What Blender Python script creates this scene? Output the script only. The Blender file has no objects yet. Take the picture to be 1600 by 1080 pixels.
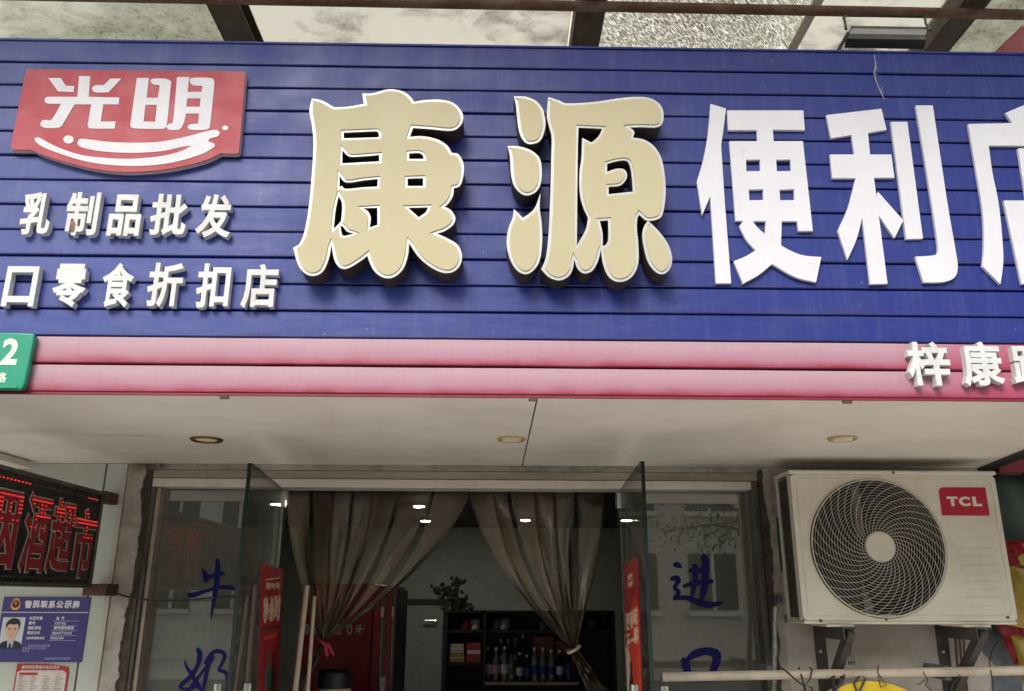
import bpy, bmesh, math, random
from mathutils import Vector, Matrix, Euler
from mathutils.geometry import tessellate_polygon, delaunay_2d_cdt
random.seed(7)
S = bpy.context.scene
COL = S.collection

# ------------------------------------------------------------------ camera
F_PX = 1300.0                     # focal length in pixels of a 1600 px wide picture
PITCH, YAW, ROLL = math.radians(16.8), math.radians(-1.0), math.radians(0.2)
CAM = Vector((0.0, -2.2, 1.6))
MR = Matrix.Rotation(YAW, 3, 'Z') @ Matrix.Rotation(math.pi/2 + PITCH, 3, 'X') @ Matrix.Rotation(ROLL, 3, 'Z')
cd = bpy.data.cameras.new('camera'); cam = bpy.data.objects.new('camera', cd); COL.objects.link(cam)
cam.matrix_world = Matrix.Translation(CAM) @ MR.to_4x4()
cd.sensor_fit = 'HORIZONTAL'; cd.sensor_width = 36.0; cd.lens = F_PX/1600*36.0
cd.clip_start = 0.05; cd.clip_end = 400
S.camera = cam

# ------------------------------------------------------------------ world, sun, exposure
SUN_EL, SUN_AZ = math.radians(42), math.radians(200)    # azimuth measured from +Y clockwise: behind and left of the viewer
w = bpy.data.worlds.new('World'); S.world = w; w.use_nodes = True
nt = w.node_tree; bg = nt.nodes['Background']
sky = nt.nodes.new('ShaderNodeTexSky'); sky.sky_type = 'NISHITA'; sky.sun_disc = False
sky.sun_elevation = SUN_EL; sky.sun_rotation = SUN_AZ; sky.dust_density = 4.0; sky.air_density = 1.2
hs = nt.nodes.new('ShaderNodeHueSaturation'); hs.inputs['Saturation'].default_value = 0.28
nt.links.new(sky.outputs[0], hs.inputs['Color']); nt.links.new(hs.outputs[0], bg.inputs[0])
bg.inputs[1].default_value = 0.15
sl = bpy.data.lights.new('sun', 'SUN'); sl.energy = 1.5; sl.angle = math.radians(22); sl.color = (1, .95, .88)
sun = bpy.data.objects.new('sun', sl); COL.objects.link(sun)
sd = Vector((math.sin(SUN_AZ)*math.cos(SUN_EL), math.cos(SUN_AZ)*math.cos(SUN_EL), math.sin(SUN_EL)))
sun.rotation_euler = sd.to_track_quat('Z', 'Y').to_euler()
sun.location = sd*30
S.view_settings.view_transform = 'Standard'; S.view_settings.look = 'None'
S.view_settings.exposure = 0.60; S.view_settings.gamma = 1.0; S.view_settings.use_curve_mapping = False
S.cycles.max_bounces = 10; S.cycles.transparent_max_bounces = 24
S.cycles.caustics_reflective = False; S.cycles.caustics_refractive = False

# ------------------------------------------------------------------ rays: where a sight line meets a real plane
def ray(px, py):
    return (MR @ Vector(((px-800)/F_PX, -(py-540)/F_PX, -1.0))).normalized()
def P(px, py, Y):
    d = ray(px, py); return CAM + d*((Y-CAM.y)/d.y)
def PZ(px, py, Z):
    d = ray(px, py); return CAM + d*((Z-CAM.z)/d.z)
def PX(px, py, X):
    d = ray(px, py); return CAM + d*((X-CAM.x)/d.x)
def PL(px, py, p0, n):
    d = ray(px, py); return CAM + d*((p0-CAM).dot(n)/d.dot(n))

ROW, Z0 = 0.0790, 3.2259          # one cladding row, top of the fascia
Z_SOFFIT = Z0-14*ROW
Y_WALL = 1.25
Y_GLASS = 1.33

# ------------------------------------------------------------------ mesh helpers
class MB:
    def __init__(s): s.v = []; s.f = []
    def add(s, vs, fs):
        n = len(s.v); s.v += [Vector(v) for v in vs]; s.f += [tuple(i+n for i in f) for f in fs]; return s
    def box(s, a, b):
        x0, y0, z0 = [min(a[i], b[i]) for i in range(3)]; x1, y1, z1 = [max(a[i], b[i]) for i in range(3)]
        return s.add([(x0,y0,z0),(x1,y0,z0),(x1,y1,z0),(x0,y1,z0),(x0,y0,z1),(x1,y0,z1),(x1,y1,z1),(x0,y1,z1)],
                     [(0,3,2,1),(4,5,6,7),(0,1,5,4),(1,2,6,5),(2,3,7,6),(3,0,4,7)])
    def hexa(s, lo, hi):           # two matching quads
        return s.add(list(lo)+list(hi), [(0,3,2,1),(4,5,6,7),(0,1,5,4),(1,2,6,5),(2,3,7,6),(3,0,4,7)])
    def prism(s, pts3, vec, holes=()):   # polygon (with holes) extruded by vec
        vec = Vector(vec); loops = [list(map(Vector, pts3))]+[list(map(Vector, h)) for h in holes]
        tris = tessellate_polygon(loops); flat = [p for l in loops for p in l]; n = len(flat)
        base = len(s.v); s.v += flat+[p+vec for p in flat]
        nrm = Vector()
        l0 = loops[0]
        for i in range(len(l0)): nrm += l0[i].cross(l0[(i+1) % len(l0)])
        for t in tris:
            a, b, c = [flat[i] for i in t]
            if (b-a).cross(c-a).length < 1e-12: continue
            if (b-a).cross(c-a).dot(vec) > 0: t = (t[0], t[2], t[1])
            s.f.append(tuple(base+i for i in t)); s.f.append(tuple(base+n+i for i in reversed(t)))
        o = 0
        for l in loops:
            m = len(l)
            for i in range(m):
                j = (i+1) % m
                s.f.append((base+o+i, base+o+j, base+n+o+j, base+n+o+i))
            o += m
        return s
    def tube(s, pts, r, seg=8, closed=False, cap=True):
        pts = [Vector(p) for p in pts]; n = len(pts); base = len(s.v)
        rr = r if isinstance(r, (list, tuple)) else [r]*n
        up = None
        for i, p in enumerate(pts):
            if closed: t = (pts[(i+1) % n]-pts[i-1])
            else: t = pts[min(i+1, n-1)]-pts[max(i-1, 0)]
            t.normalize()
            if up is None: up = Vector((0,0,1)) if abs(t.z) < .9 else Vector((1,0,0))
            a = t.cross(up).normalized(); b = a.cross(t).normalized(); up = b
            for k in range(seg):
                q = 2*math.pi*k/seg; s.v.append(p+a*math.cos(q)*rr[i]+b*math.sin(q)*rr[i])
        m = n if closed else n-1
        for i in range(m):
            for k in range(seg):
                i2 = (i+1) % n; k2 = (k+1) % seg
                s.f.append((base+i*seg+k, base+i*seg+k2, base+i2*seg+k2, base+i2*seg+k))
        if cap and not closed:
            s.f.append(tuple(base+k for k in reversed(range(seg)))); s.f.append(tuple(base+(n-1)*seg+k for k in range(seg)))
        return s
    def lathe(s, prof, c, axis='z', seg=16):   # prof: (radius, height)
        base = len(s.v); c = Vector(c)
        for r, h in prof:
            for k in range(seg):
                q = 2*math.pi*k/seg; x, y = r*math.cos(q), r*math.sin(q)
                s.v.append(c+(Vector((x,y,h)) if axis == 'z' else Vector((x,-h,y))))
        for i in range(len(prof)-1):
            for k in range(seg):
                k2 = (k+1) % seg; s.f.append((base+i*seg+k, base+i*seg+k2, base+(i+1)*seg+k2, base+(i+1)*seg+k))
        s.f.append(tuple(base+k for k in reversed(range(seg)))); s.f.append(tuple(base+(len(prof)-1)*seg+k for k in range(seg)))
        return s
    def build(s, name, mat, parent=None, smooth=False, bevel=0, **tags):
        return obj(name, s.v, s.f, mat, parent, smooth, bevel, **tags)

def obj(name, v, f, mat, parent=None, smooth=False, bevel=0, **tags):
    if parent is not None:
        o0 = world_loc(parent)
    else:
        xs = [p.x for p in v]; ys = [p.y for p in v]; zs = [p.z for p in v]
        o0 = Vector(((min(xs)+max(xs))/2, (min(ys)+max(ys))/2, min(zs)))
    me = bpy.data.meshes.new(name); me.from_pydata([tuple(Vector(p)-o0) for p in v], [], f); me.update()
    bm = bmesh.new(); bm.from_mesh(me); bmesh.ops.recalc_face_normals(bm, faces=bm.faces)
    bm.to_mesh(me); bm.free()
    if smooth:
        me.shade_smooth(); me.set_sharp_from_angle(angle=math.radians(38))
    mats = mat if isinstance(mat, (list, tuple)) else [mat]
    for m in mats: me.materials.append(m)
    o = bpy.data.objects.new(name, me); COL.objects.link(o)
    if parent is None: o.location = o0
    else: o.parent = parent
    if bevel:
        b = o.modifiers.new('bevel', 'BEVEL'); b.width = bevel; b.segments = 2; b.limit_method = 'ANGLE'; b.angle_limit = math.radians(40)
    for k, val in tags.items():
        if val: o[k] = val
    return o
def world_loc(o):
    l = Vector(o.location)
    while o.parent: o = o.parent; l += Vector(o.location)
    return l
def thing(name, label, category, loc, group=None, kind=None):
    o = bpy.data.objects.new(name, None); COL.objects.link(o); o.location = loc; o.empty_display_size = .05
    o['label'] = label; o['category'] = category
    if group: o['group'] = group
    if kind: o['kind'] = kind
    return o
def structure(name, mb, mat, **kw):
    return mb.build(name, mat, kind='structure', **kw)

# ------------------------------------------------------------------ materials
def srgb(r, g, b):
    return tuple((c/255/12.92 if c/255 <= .04045 else ((c/255+.055)/1.055)**2.4) for c in (r, g, b))+(1,)
def new_mat(name):
    m = bpy.data.materials.new(name); m.use_nodes = True
    return m, m.node_tree, m.node_tree.nodes['Principled BSDF']
def node(nt, t, **kw):
    n = nt.nodes.new(t)
    for k, v in kw.items(): setattr(n, k, v)
    return n
def noise(nt, co, scale, detail=5, rough=.6, stretch=None, distortion=0):
    n = node(nt, 'ShaderNodeTexNoise'); n.inputs['Scale'].default_value = scale; n.inputs['Detail'].default_value = detail
    n.inputs['Roughness'].default_value = rough; n.inputs['Distortion'].default_value = distortion
    if stretch:
        mp = node(nt, 'ShaderNodeMapping'); mp.inputs['Scale'].default_value = stretch; nt.links.new(co, mp.inputs[0]); nt.links.new(mp.outputs[0], n.inputs[0])
    else: nt.links.new(co, n.inputs[0])
    return n.outputs[0]
def ramp(nt, fac, stops):
    r = node(nt, 'ShaderNodeValToRGB'); e = r.color_ramp.elements
    while len(e) < len(stops): e.new(.5)
    for i, (p, c) in enumerate(stops):
        e[i].position = p; e[i].color = c if isinstance(c, tuple) else (c, c, c, 1)
    nt.links.new(fac, r.inputs[0]); return r.outputs[0]
def mix(nt, fac, a, b, blend='MIX'):
    m = node(nt, 'ShaderNodeMix', data_type='RGBA', blend_type=blend)
    for i, x in ((0, fac), (6, a), (7, b)):
        if isinstance(x, (float, int, tuple)): m.inputs[i].default_value = x
        else: nt.links.new(x, m.inputs[i])
    return m.outputs[2]
def bump(nt, bs, h, strength=.2, dist=.01):
    b = node(nt, 'ShaderNodeBump'); b.inputs['Strength'].default_value = strength; b.inputs['Distance'].default_value = dist
    nt.links.new(h, b.inputs['Height']); nt.links.new(b.outputs[0], bs.inputs['Normal'])
def coords(nt, which='Position'):
    if which == 'Position': return node(nt, 'ShaderNodeNewGeometry').outputs['Position']
    return node(nt, 'ShaderNodeTexCoord').outputs[which]
def M(name, col, rough=.5, metal=0, dirt=None, damt=.35, dscale=4, stretch=None, var=.12, vscale=12, bmp=.0, coat=0, lo=.45, hi=.75, spec=None):
    m, nt, bs = new_mat(name); co = coords(nt)
    col = col if len(col) == 4 else tuple(col)+(1,)
    v = noise(nt, co, vscale)
    c = mix(nt, ramp(nt, v, [(.3, 0.0), (.7, 1.0)]), tuple(x*(1-var) for x in col[:3])+(1,), tuple(min(1, x*(1+var)) for x in col[:3])+(1,))
    if dirt:
        d = noise(nt, co, dscale, 8, .7, stretch)
        dd = ramp(nt, d, [(lo, 0.0), (hi, damt)])
        c = mix(nt, dd, c, dirt)
    nt.links.new(c, bs.inputs['Base Color'])
    r = ramp(nt, noise(nt, co, vscale*2.3), [(.3, max(0, rough-.08)), (.7, min(1, rough+.1))])
    nt.links.new(r, bs.inputs['Roughness'])
    bs.inputs['Metallic'].default_value = metal; bs.inputs['Coat Weight'].default_value = coat
    if spec is not None: bs.inputs['Specular IOR Level'].default_value = spec
    if bmp: bump(nt, bs, noise(nt, co, vscale*6, 6), bmp, .004)
    return m

DUST = srgb(120, 108, 92)
def blue_panel():
    m, nt, bs = new_mat('graded_weathered_blue_enamel'); co = coords(nt)
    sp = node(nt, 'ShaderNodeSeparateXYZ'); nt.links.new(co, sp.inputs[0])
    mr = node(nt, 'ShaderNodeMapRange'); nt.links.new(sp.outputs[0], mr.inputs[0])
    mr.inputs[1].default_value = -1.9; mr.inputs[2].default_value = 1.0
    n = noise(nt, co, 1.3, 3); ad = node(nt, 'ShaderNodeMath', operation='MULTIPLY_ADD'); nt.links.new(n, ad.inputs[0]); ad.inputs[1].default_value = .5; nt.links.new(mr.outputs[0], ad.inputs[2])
    c = ramp(nt, ad.outputs[0], [(.2, srgb(78, 90, 140)), (.5, srgb(44, 62, 134)), (.95, srgb(13, 36, 116))])  # blue graded along the board, paler and greyer towards the left end
    streak = noise(nt, co, 3, 8, .75, (14, 1, .9))
    c = mix(nt, ramp(nt, streak, [(.5, 0.0), (.8, .35)]), c, srgb(96, 98, 138))
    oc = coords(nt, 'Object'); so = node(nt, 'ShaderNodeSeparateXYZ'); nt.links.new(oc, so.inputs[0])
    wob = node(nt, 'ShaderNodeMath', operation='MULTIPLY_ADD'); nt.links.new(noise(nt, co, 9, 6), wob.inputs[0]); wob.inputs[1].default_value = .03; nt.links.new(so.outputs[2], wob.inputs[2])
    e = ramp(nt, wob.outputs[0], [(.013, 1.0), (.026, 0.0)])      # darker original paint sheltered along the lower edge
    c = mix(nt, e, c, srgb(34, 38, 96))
    sp2 = noise(nt, co, 60, 3, .5)
    c = mix(nt, ramp(nt, sp2, [(.72, 0.0), (.78, .35)]), c, srgb(150, 150, 165))
    gr = noise(nt, co, 2.2, 9, .75, (1.5, 1, 3)); c = mix(nt, ramp(nt, gr, [(.52, 0.0), (.72, .38)]), c, srgb(70, 72, 100))
    sc3 = noise(nt, co, 23, 8, .8, (1, 1, 2.5)); c = mix(nt, ramp(nt, sc3, [(.69, 0.0), (.72, .5)]), c, srgb(140, 142, 160))
    nt.links.new(c, bs.inputs['Base Color'])
    nt.links.new(ramp(nt, noise(nt, co, 6), [(.3, .38), (.7, .58)]), bs.inputs['Roughness'])
    bump(nt, bs, noise(nt, co, 5, 3, .5, (1, 1, 3)), .12, .02)
    return m
def pink_panel():
    m, nt, bs = new_mat('sun_bleached_red_enamel'); co = coords(nt)
    oc = coords(nt, 'Object'); so = node(nt, 'ShaderNodeSeparateXYZ'); nt.links.new(oc, so.inputs[0])
    n = noise(nt, co, 7, 6, .6, (1, 1, 2))
    wob = node(nt, 'ShaderNodeMath', operation='MULTIPLY_ADD'); nt.links.new(n, wob.inputs[0]); wob.inputs[1].default_value = .03; nt.links.new(so.outputs[2], wob.inputs[2])
    c = ramp(nt, wob.outputs[0], [(.018, srgb(120, 20, 44)), (.023, srgb(146, 58, 80)), (.04, srgb(160, 110, 128)), (.075, srgb(170, 138, 150))])
    # less bleached around the address characters
    sp = node(nt, 'ShaderNodeSeparateXYZ'); nt.links.new(co, sp.inputs[0])
    mr = node(nt, 'ShaderNodeMapRange'); nt.links.new(sp.outputs[0], mr.inputs[0]); mr.inputs[1].default_value = .95; mr.inputs[2].default_value = 1.75
    ad = node(nt, 'ShaderNodeMath', operation='MULTIPLY_ADD'); nt.links.new(noise(nt, co, 5, 5), ad.inputs[0]); ad.inputs[1].default_value = .7; nt.links.new(mr.outputs[0], ad.inputs[2])
    c = mix(nt, ramp(nt, ad.outputs[0], [(.5, 0.0), (1.0, .8)]), c, srgb(160, 58, 88))
    st = noise(nt, co, 3, 8, .75, (16, 1, .8))
    c = mix(nt, ramp(nt, st, [(.5, 0.0), (.8, .28)]), c, srgb(150, 84, 108))
    nt.links.new(c, bs.inputs['Base Color']); bs.inputs['Roughness'].default_value = .5
    return m
MAT = {}
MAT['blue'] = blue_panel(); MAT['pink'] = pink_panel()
MAT['board_back'] = M('dark_backing', (.02, .02, .035), .8)
MAT['cream'] = M('aged_cream_acrylic', srgb(178, 170, 138), .65, dirt=srgb(172, 156, 116), damt=.3, dscale=3, var=.04, vscale=3)
MAT['rim'] = M('brushed_steel_rim', srgb(178, 178, 174), .4, .3, var=.1, vscale=9)
MAT['return'] = M('dark_letter_return', srgb(58, 52, 44), .6, .2, dirt=srgb(90, 80, 66), damt=.4)
MAT['white'] = M('white_acrylic', srgb(208, 208, 214), .5, dirt=srgb(176, 172, 168), damt=.22, dscale=8, var=.02)
MAT['white_foam'] = M('white_painted_letter', srgb(206, 208, 208), .6, dirt=srgb(150, 146, 138), damt=.45, dscale=9, var=.03)
MAT['logo_red'] = M('faded_red_film', srgb(160, 34, 50), .5, dirt=srgb(184, 90, 102), damt=.45, dscale=1.6, var=.05, vscale=5, lo=.4, hi=.7)
MAT['logo_edge'] = M('cream_logo_edge', srgb(200, 180, 178), .5)
MAT['green'] = M('green_plate_enamel', srgb(24, 142, 112), .35, var=.06, dirt=srgb(40, 120, 100), damt=.3)
MAT['plate_text'] = M('reflective_pale_green', srgb(205, 235, 205), .4, var=.02)
MAT['soffit'] = M('dusty_white_ceiling_board', srgb(240, 233, 224), .5, dirt=srgb(188, 176, 160), damt=.5, dscale=1.4, var=.05, vscale=2.5)
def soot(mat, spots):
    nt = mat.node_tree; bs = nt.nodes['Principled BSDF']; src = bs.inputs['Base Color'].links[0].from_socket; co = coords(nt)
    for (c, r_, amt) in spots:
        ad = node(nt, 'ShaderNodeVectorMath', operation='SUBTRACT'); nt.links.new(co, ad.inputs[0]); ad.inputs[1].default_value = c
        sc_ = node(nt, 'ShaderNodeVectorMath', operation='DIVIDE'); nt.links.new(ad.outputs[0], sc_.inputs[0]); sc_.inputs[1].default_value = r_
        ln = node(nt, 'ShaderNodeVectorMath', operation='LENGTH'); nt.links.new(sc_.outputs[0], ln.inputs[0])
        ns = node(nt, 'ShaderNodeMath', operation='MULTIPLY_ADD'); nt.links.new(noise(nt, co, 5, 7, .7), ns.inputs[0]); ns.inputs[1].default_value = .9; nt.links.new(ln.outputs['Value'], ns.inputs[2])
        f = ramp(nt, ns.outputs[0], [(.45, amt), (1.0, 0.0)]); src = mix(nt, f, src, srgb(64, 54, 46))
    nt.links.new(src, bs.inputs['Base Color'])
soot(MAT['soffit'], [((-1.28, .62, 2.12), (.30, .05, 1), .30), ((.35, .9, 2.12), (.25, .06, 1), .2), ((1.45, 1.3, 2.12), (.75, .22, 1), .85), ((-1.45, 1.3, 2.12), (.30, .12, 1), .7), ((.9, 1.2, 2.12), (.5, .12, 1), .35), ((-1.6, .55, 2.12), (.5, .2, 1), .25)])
MAT['seam'] = M('dark_seam', srgb(70, 64, 58), .8)
MAT['gold'] = M('brass_ring', srgb(120, 88, 44), .35, .8)
MAT['goldlight'] = M('pale_gold_ring', srgb(190, 170, 120), .45, .3)
MAT['lens'] = M('frosted_lamp_lens', srgb(238, 226, 198), .4)
MAT['steel'] = M('brushed_stainless', srgb(176, 164, 146), .45, .2, dirt=srgb(96, 84, 70), damt=.6, dscale=3, stretch=(1, 1, 6), var=.08)
MAT['steel_light'] = M('bright_stainless', srgb(222, 214, 202), .35, .2, dirt=srgb(160, 146, 128), damt=.4, dscale=4, var=.06)
MAT['frame_dark'] = M('dark_steel', srgb(98, 94, 88), .42, .6, dirt=srgb(50, 46, 40), damt=.6, dscale=5)  # dark grey steel of the posts, bolts and screws
MAT['plaster'] = M('white_plaster', srgb(196, 190, 180), .85, dirt=srgb(130, 120, 108), damt=.5, dscale=3.5, var=.06, bmp=.25)
MAT['plaster_old'] = M('peeling_plaster', srgb(176, 170, 158), .9, dirt=srgb(96, 86, 74), damt=.8, dscale=9, var=.1, bmp=.4)
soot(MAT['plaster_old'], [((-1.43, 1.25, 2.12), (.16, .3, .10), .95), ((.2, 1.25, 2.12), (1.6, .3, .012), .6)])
MAT['mortar'] = M('bare_dark_mortar', srgb(66, 58, 50), .95, dirt=srgb(120, 112, 100), damt=.6, dscale=14, bmp=.6)
MAT['mint'] = M('mint_glass_cladding', srgb(192, 198, 188), .22, dirt=srgb(150, 158, 146), damt=.5, dscale=2.5, var=.04, vscale=3)
MAT['greystrip'] = M('pale_aluminium_strip', srgb(192, 186, 176), .5, dirt=srgb(140, 130, 118), damt=.4, dscale=6)
MAT['acwhite'] = M('aged_white_enamel', srgb(218, 211, 194), .38, dirt=srgb(158, 146, 120), damt=.42, dscale=3, var=.03, vscale=4)
MAT['acshadow'] = M('ac_dark_inside', (.012, .012, .012), .6)  # near-black colour stands in for the shade inside the case
MAT['acgrey'] = M('ac_fin_grey', srgb(132, 127, 118), .6, .3, dirt=srgb(50, 46, 40), damt=.6, dscale=20)
MAT['wire'] = M('grille_wire', srgb(205, 200, 184), .45)
MAT['blade'] = M('fan_blade', srgb(28, 28, 26), .6, var=.2)
MAT['tclred'] = M('badge_red', srgb(176, 26, 50), .35, var=.03)
MAT['badgewhite'] = M('badge_white', srgb(225, 215, 205), .4)
MAT['bracket'] = M('rusty_grey_bracket', srgb(78, 76, 72), .6, .3, dirt=srgb(74, 56, 42), damt=.6, dscale=16, bmp=.2)
MAT['black'] = M('black_rubber', (.012, .012, .012), .5)
MAT['blackmetal'] = M('black_painted_metal', srgb(38, 40, 42), .45, .3, dirt=srgb(90, 84, 76), damt=.4, dscale=12)
MAT['rust'] = M('rusty_pipe', srgb(112, 82, 68), .75, .2, dirt=srgb(160, 140, 126), damt=.85, dscale=11, stretch=(.5, 1, 1), bmp=.5)
MAT['rafter'] = M('grimy_steel_rafter', srgb(92, 86, 78), .65, .35, dirt=srgb(52, 42, 36), damt=.8, dscale=9, bmp=.3)
MAT['railwhite'] = M('cream_plastic_pipe', srgb(196, 184, 164), .45, dirt=srgb(120, 104, 84), damt=.5, dscale=9)
MAT['foil'] = M('crumpled_foil_wrap', srgb(170, 168, 164), .35, .8, dirt=srgb(70, 66, 60), damt=.8, dscale=40, bmp=1.0)
MAT['chrome'] = M('chrome_handle', srgb(210, 208, 204), .15, .9)
MAT['ledblack'] = M('led_panel_black', (.010, .011, .011), .3)
MAT['ledframe'] = M('led_frame_aluminium', srgb(104, 98, 92), .4, .6, dirt=srgb(60, 52, 46), damt=.4)
MAT['ledred'] = M('led_dark_red_film', srgb(132, 26, 36), .4)
MAT['ledoutline'] = M('led_white_outline', srgb(178, 168, 158), .5)
MAT['rustplate'] = M('rusty_bracket_plate', srgb(92, 66, 54), .7, .3)
MAT['stickerblue'] = M('navy_vinyl', srgb(26, 24, 92), .6, spec=.15, var=.05)
MAT['poster_red'] = M('poster_red', srgb(150, 24, 34), .45, dirt=srgb(176, 50, 44), damt=.4, dscale=5)
MAT['poster_orange'] = M('poster_orange', srgb(200, 62, 44), .4)
MAT['poster_pale'] = M('poster_pale', srgb(214, 186, 160), .5)
MAT['poster_dark'] = M('poster_dark_bottle', srgb(44, 34, 30), .4)
MAT['poster_green'] = M('poster_green_bottle', srgb(50, 92, 84), .4)
MAT['navy'] = M('navy_print', srgb(56, 52, 122), .4, var=.03)
MAT['printwhite'] = M('print_white', srgb(222, 220, 226), .5, var=.02)
MAT['skin'] = M('print_skin', srgb(222, 186, 158), .6, var=.02)
MAT['hairblack'] = M('print_black_hair', srgb(30, 26, 26), .6)
MAT['uniform'] = M('print_navy_uniform', srgb(34, 38, 58), .6)
MAT['shirtblue'] = M('print_pale_shirt', srgb(176, 196, 222), .6)
MAT['photo_bg'] = M('print_photo_backdrop', srgb(206, 210, 216), .6)
MAT['printred'] = M('print_red', srgb(172, 44, 48), .5)
MAT['paper'] = M('paper', srgb(206, 198, 190), .7)
MAT['emblem_gold'] = M('print_gold', srgb(214, 170, 84), .5)
MAT['colared'] = M('cooler_red', srgb(150, 24, 36), .35)
MAT['yellow'] = M('yellow_plastic', srgb(226, 194, 40), .4, dirt=srgb(150, 120, 40), damt=.5, dscale=14)
MAT['tape'] = M('green_tape', srgb(26, 92, 60), .5)
MAT['room'] = M('interior_wall_paint', srgb(160, 164, 157), .8)
MAT['roomdark'] = M('interior_ceiling_dark', srgb(66, 66, 66), .8)
MAT['floor'] = M('interior_floor_tile', srgb(120, 112, 104), .4)
MAT['shelf'] = M('dark_shelf_board', srgb(50, 44, 40), .6)
MAT['shelf_edge'] = M('pale_shelf_edge', srgb(190, 176, 156), .6)
MAT['wood'] = M('pale_wood_pole', srgb(206, 190, 168), .5)
MAT['ground'] = M('concrete_pavement', srgb(186, 182, 177), .9, dirt=srgb(146, 141, 134), damt=.6, dscale=1.5, bmp=.3)
MAT['road'] = M('asphalt', (.055, .055, .056, 1), .9, bmp=.4)
MAT['towertile'] = M('pale_tower_tile', srgb(228, 224, 214), .8, dirt=srgb(150, 144, 132), damt=.5, dscale=.4)
MAT['towerbeige'] = M('beige_render', srgb(216, 208, 192), .85, dirt=srgb(120, 112, 100), damt=.5, dscale=.5)
MAT['winglass'] = M('dark_window_glass', (.02, .025, .03), .1)
MAT['bark'] = M('bark', srgb(84, 70, 56), .9, bmp=.5)
MAT['leaf'] = M('leaf_green', (.075, .12, .04), .55, var=.4, vscale=3)
MAT['darkleaf'] = M('dark_houseplant_leaf', (.02, .05, .022), .5, var=.3)
MAT['darkgreen'] = M('dark_green_tarp', srgb(52, 72, 60), .6, dirt=srgb(36, 44, 38), damt=.5, dscale=6)
MAT['darkred'] = M('dark_red_board', srgb(128, 36, 42), .5, dirt=srgb(96, 40, 40), damt=.4)
MAT['bluegrey'] = M('blue_grey_panel', srgb(98, 106, 118), .7, dirt=srgb(150, 150, 148), damt=.5, dscale=14)
MAT['pinkfilm'] = M('pink_cloth', srgb(214, 130, 140), .6, dirt=srgb(180, 80, 100), damt=.4, dscale=8)
MAT['bagred'] = M('snack_bag_red', srgb(140, 26, 34), .3, .1)
MAT['bagyellow'] = M('snack_bag_yellow', srgb(160, 138, 56), .3, .1)
MAT['string'] = M('grey_twine', srgb(165, 165, 165), .8)
MAT['ribbon_red'] = M('red_ribbon', srgb(176, 40, 56), .5)

def glass_mat(name, tint, refl_boost=1.0, haze=.0, ior=1.52, rough=.0, hazecol=(.5, .5, .45, 1)):
    m = bpy.data.materials.new(name); m.use_nodes = True; nt = m.node_tree; nt.nodes.clear()
    out = node(nt, 'ShaderNodeOutputMaterial'); tr = node(nt, 'ShaderNodeBsdfTransparent'); tr.inputs[0].default_value = tint
    gl = node(nt, 'ShaderNodeBsdfGlossy'); gl.inputs['Roughness'].default_value = rough
    fr = node(nt, 'ShaderNodeFresnel'); fr.inputs[0].default_value = ior
    mu = node(nt, 'ShaderNodeMath', operation='MULTIPLY'); mu.inputs[1].default_value = refl_boost; mu.use_clamp = True; nt.links.new(fr.outputs[0], mu.inputs[0])
    body = tr.outputs[0]
    if haze:
        df = node(nt, 'ShaderNodeBsdfDiffuse'); df.inputs[0].default_value = hazecol
        ms = node(nt, 'ShaderNodeMixShader'); co = coords(nt)
        n = noise(nt, co, 3.0, 7, .65, (1, 1, .5)); h = ramp(nt, n, [(.35, haze*.4), (.75, haze)])
        nt.links.new(h, ms.inputs[0]); nt.links.new(tr.outputs[0], ms.inputs[1]); nt.links.new(df.outputs[0], ms.inputs[2]); body = ms.outputs[0]
    mx = node(nt, 'ShaderNodeMixShader'); nt.links.new(mu.outputs[0], mx.inputs[0]); nt.links.new(body, mx.inputs[1]); nt.links.new(gl.outputs[0], mx.inputs[2])
    nt.links.new(mx.outputs[0], out.inputs[0]); return m
MAT['glass'] = glass_mat('hazed_window_glass', (.80, .84, .78, 1), 4.0, haze=.40, hazecol=(.40, .40, .32, 1))  # diffuse haze in the panes stands in for reflected sky brightness
MAT['doorglass'] = glass_mat('clear_door_glass', (.94, .96, .94, 1), .8, haze=.07, hazecol=(.35, .38, .32, 1))
MAT['glass_edge'] = M('dark_green_glass_edge', srgb(26, 34, 30), .5, spec=.2)
MAT['bottle_clear'] = glass_mat('clear_bottle', (.80, .88, .90, 1), 3.0, haze=.35, rough=.05, hazecol=(.7, .75, .75, 1))
MAT['bottle_blue'] = glass_mat('blue_bottle', (.12, .22, .55, 1), 2.2, haze=.2, rough=.05, hazecol=(.04, .1, .3, 1))
MAT['bottle_green'] = glass_mat('green_bottle', (.15, .4, .2, 1), 2.2, haze=.2, rough=.05, hazecol=(.03, .15, .06, 1))

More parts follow.
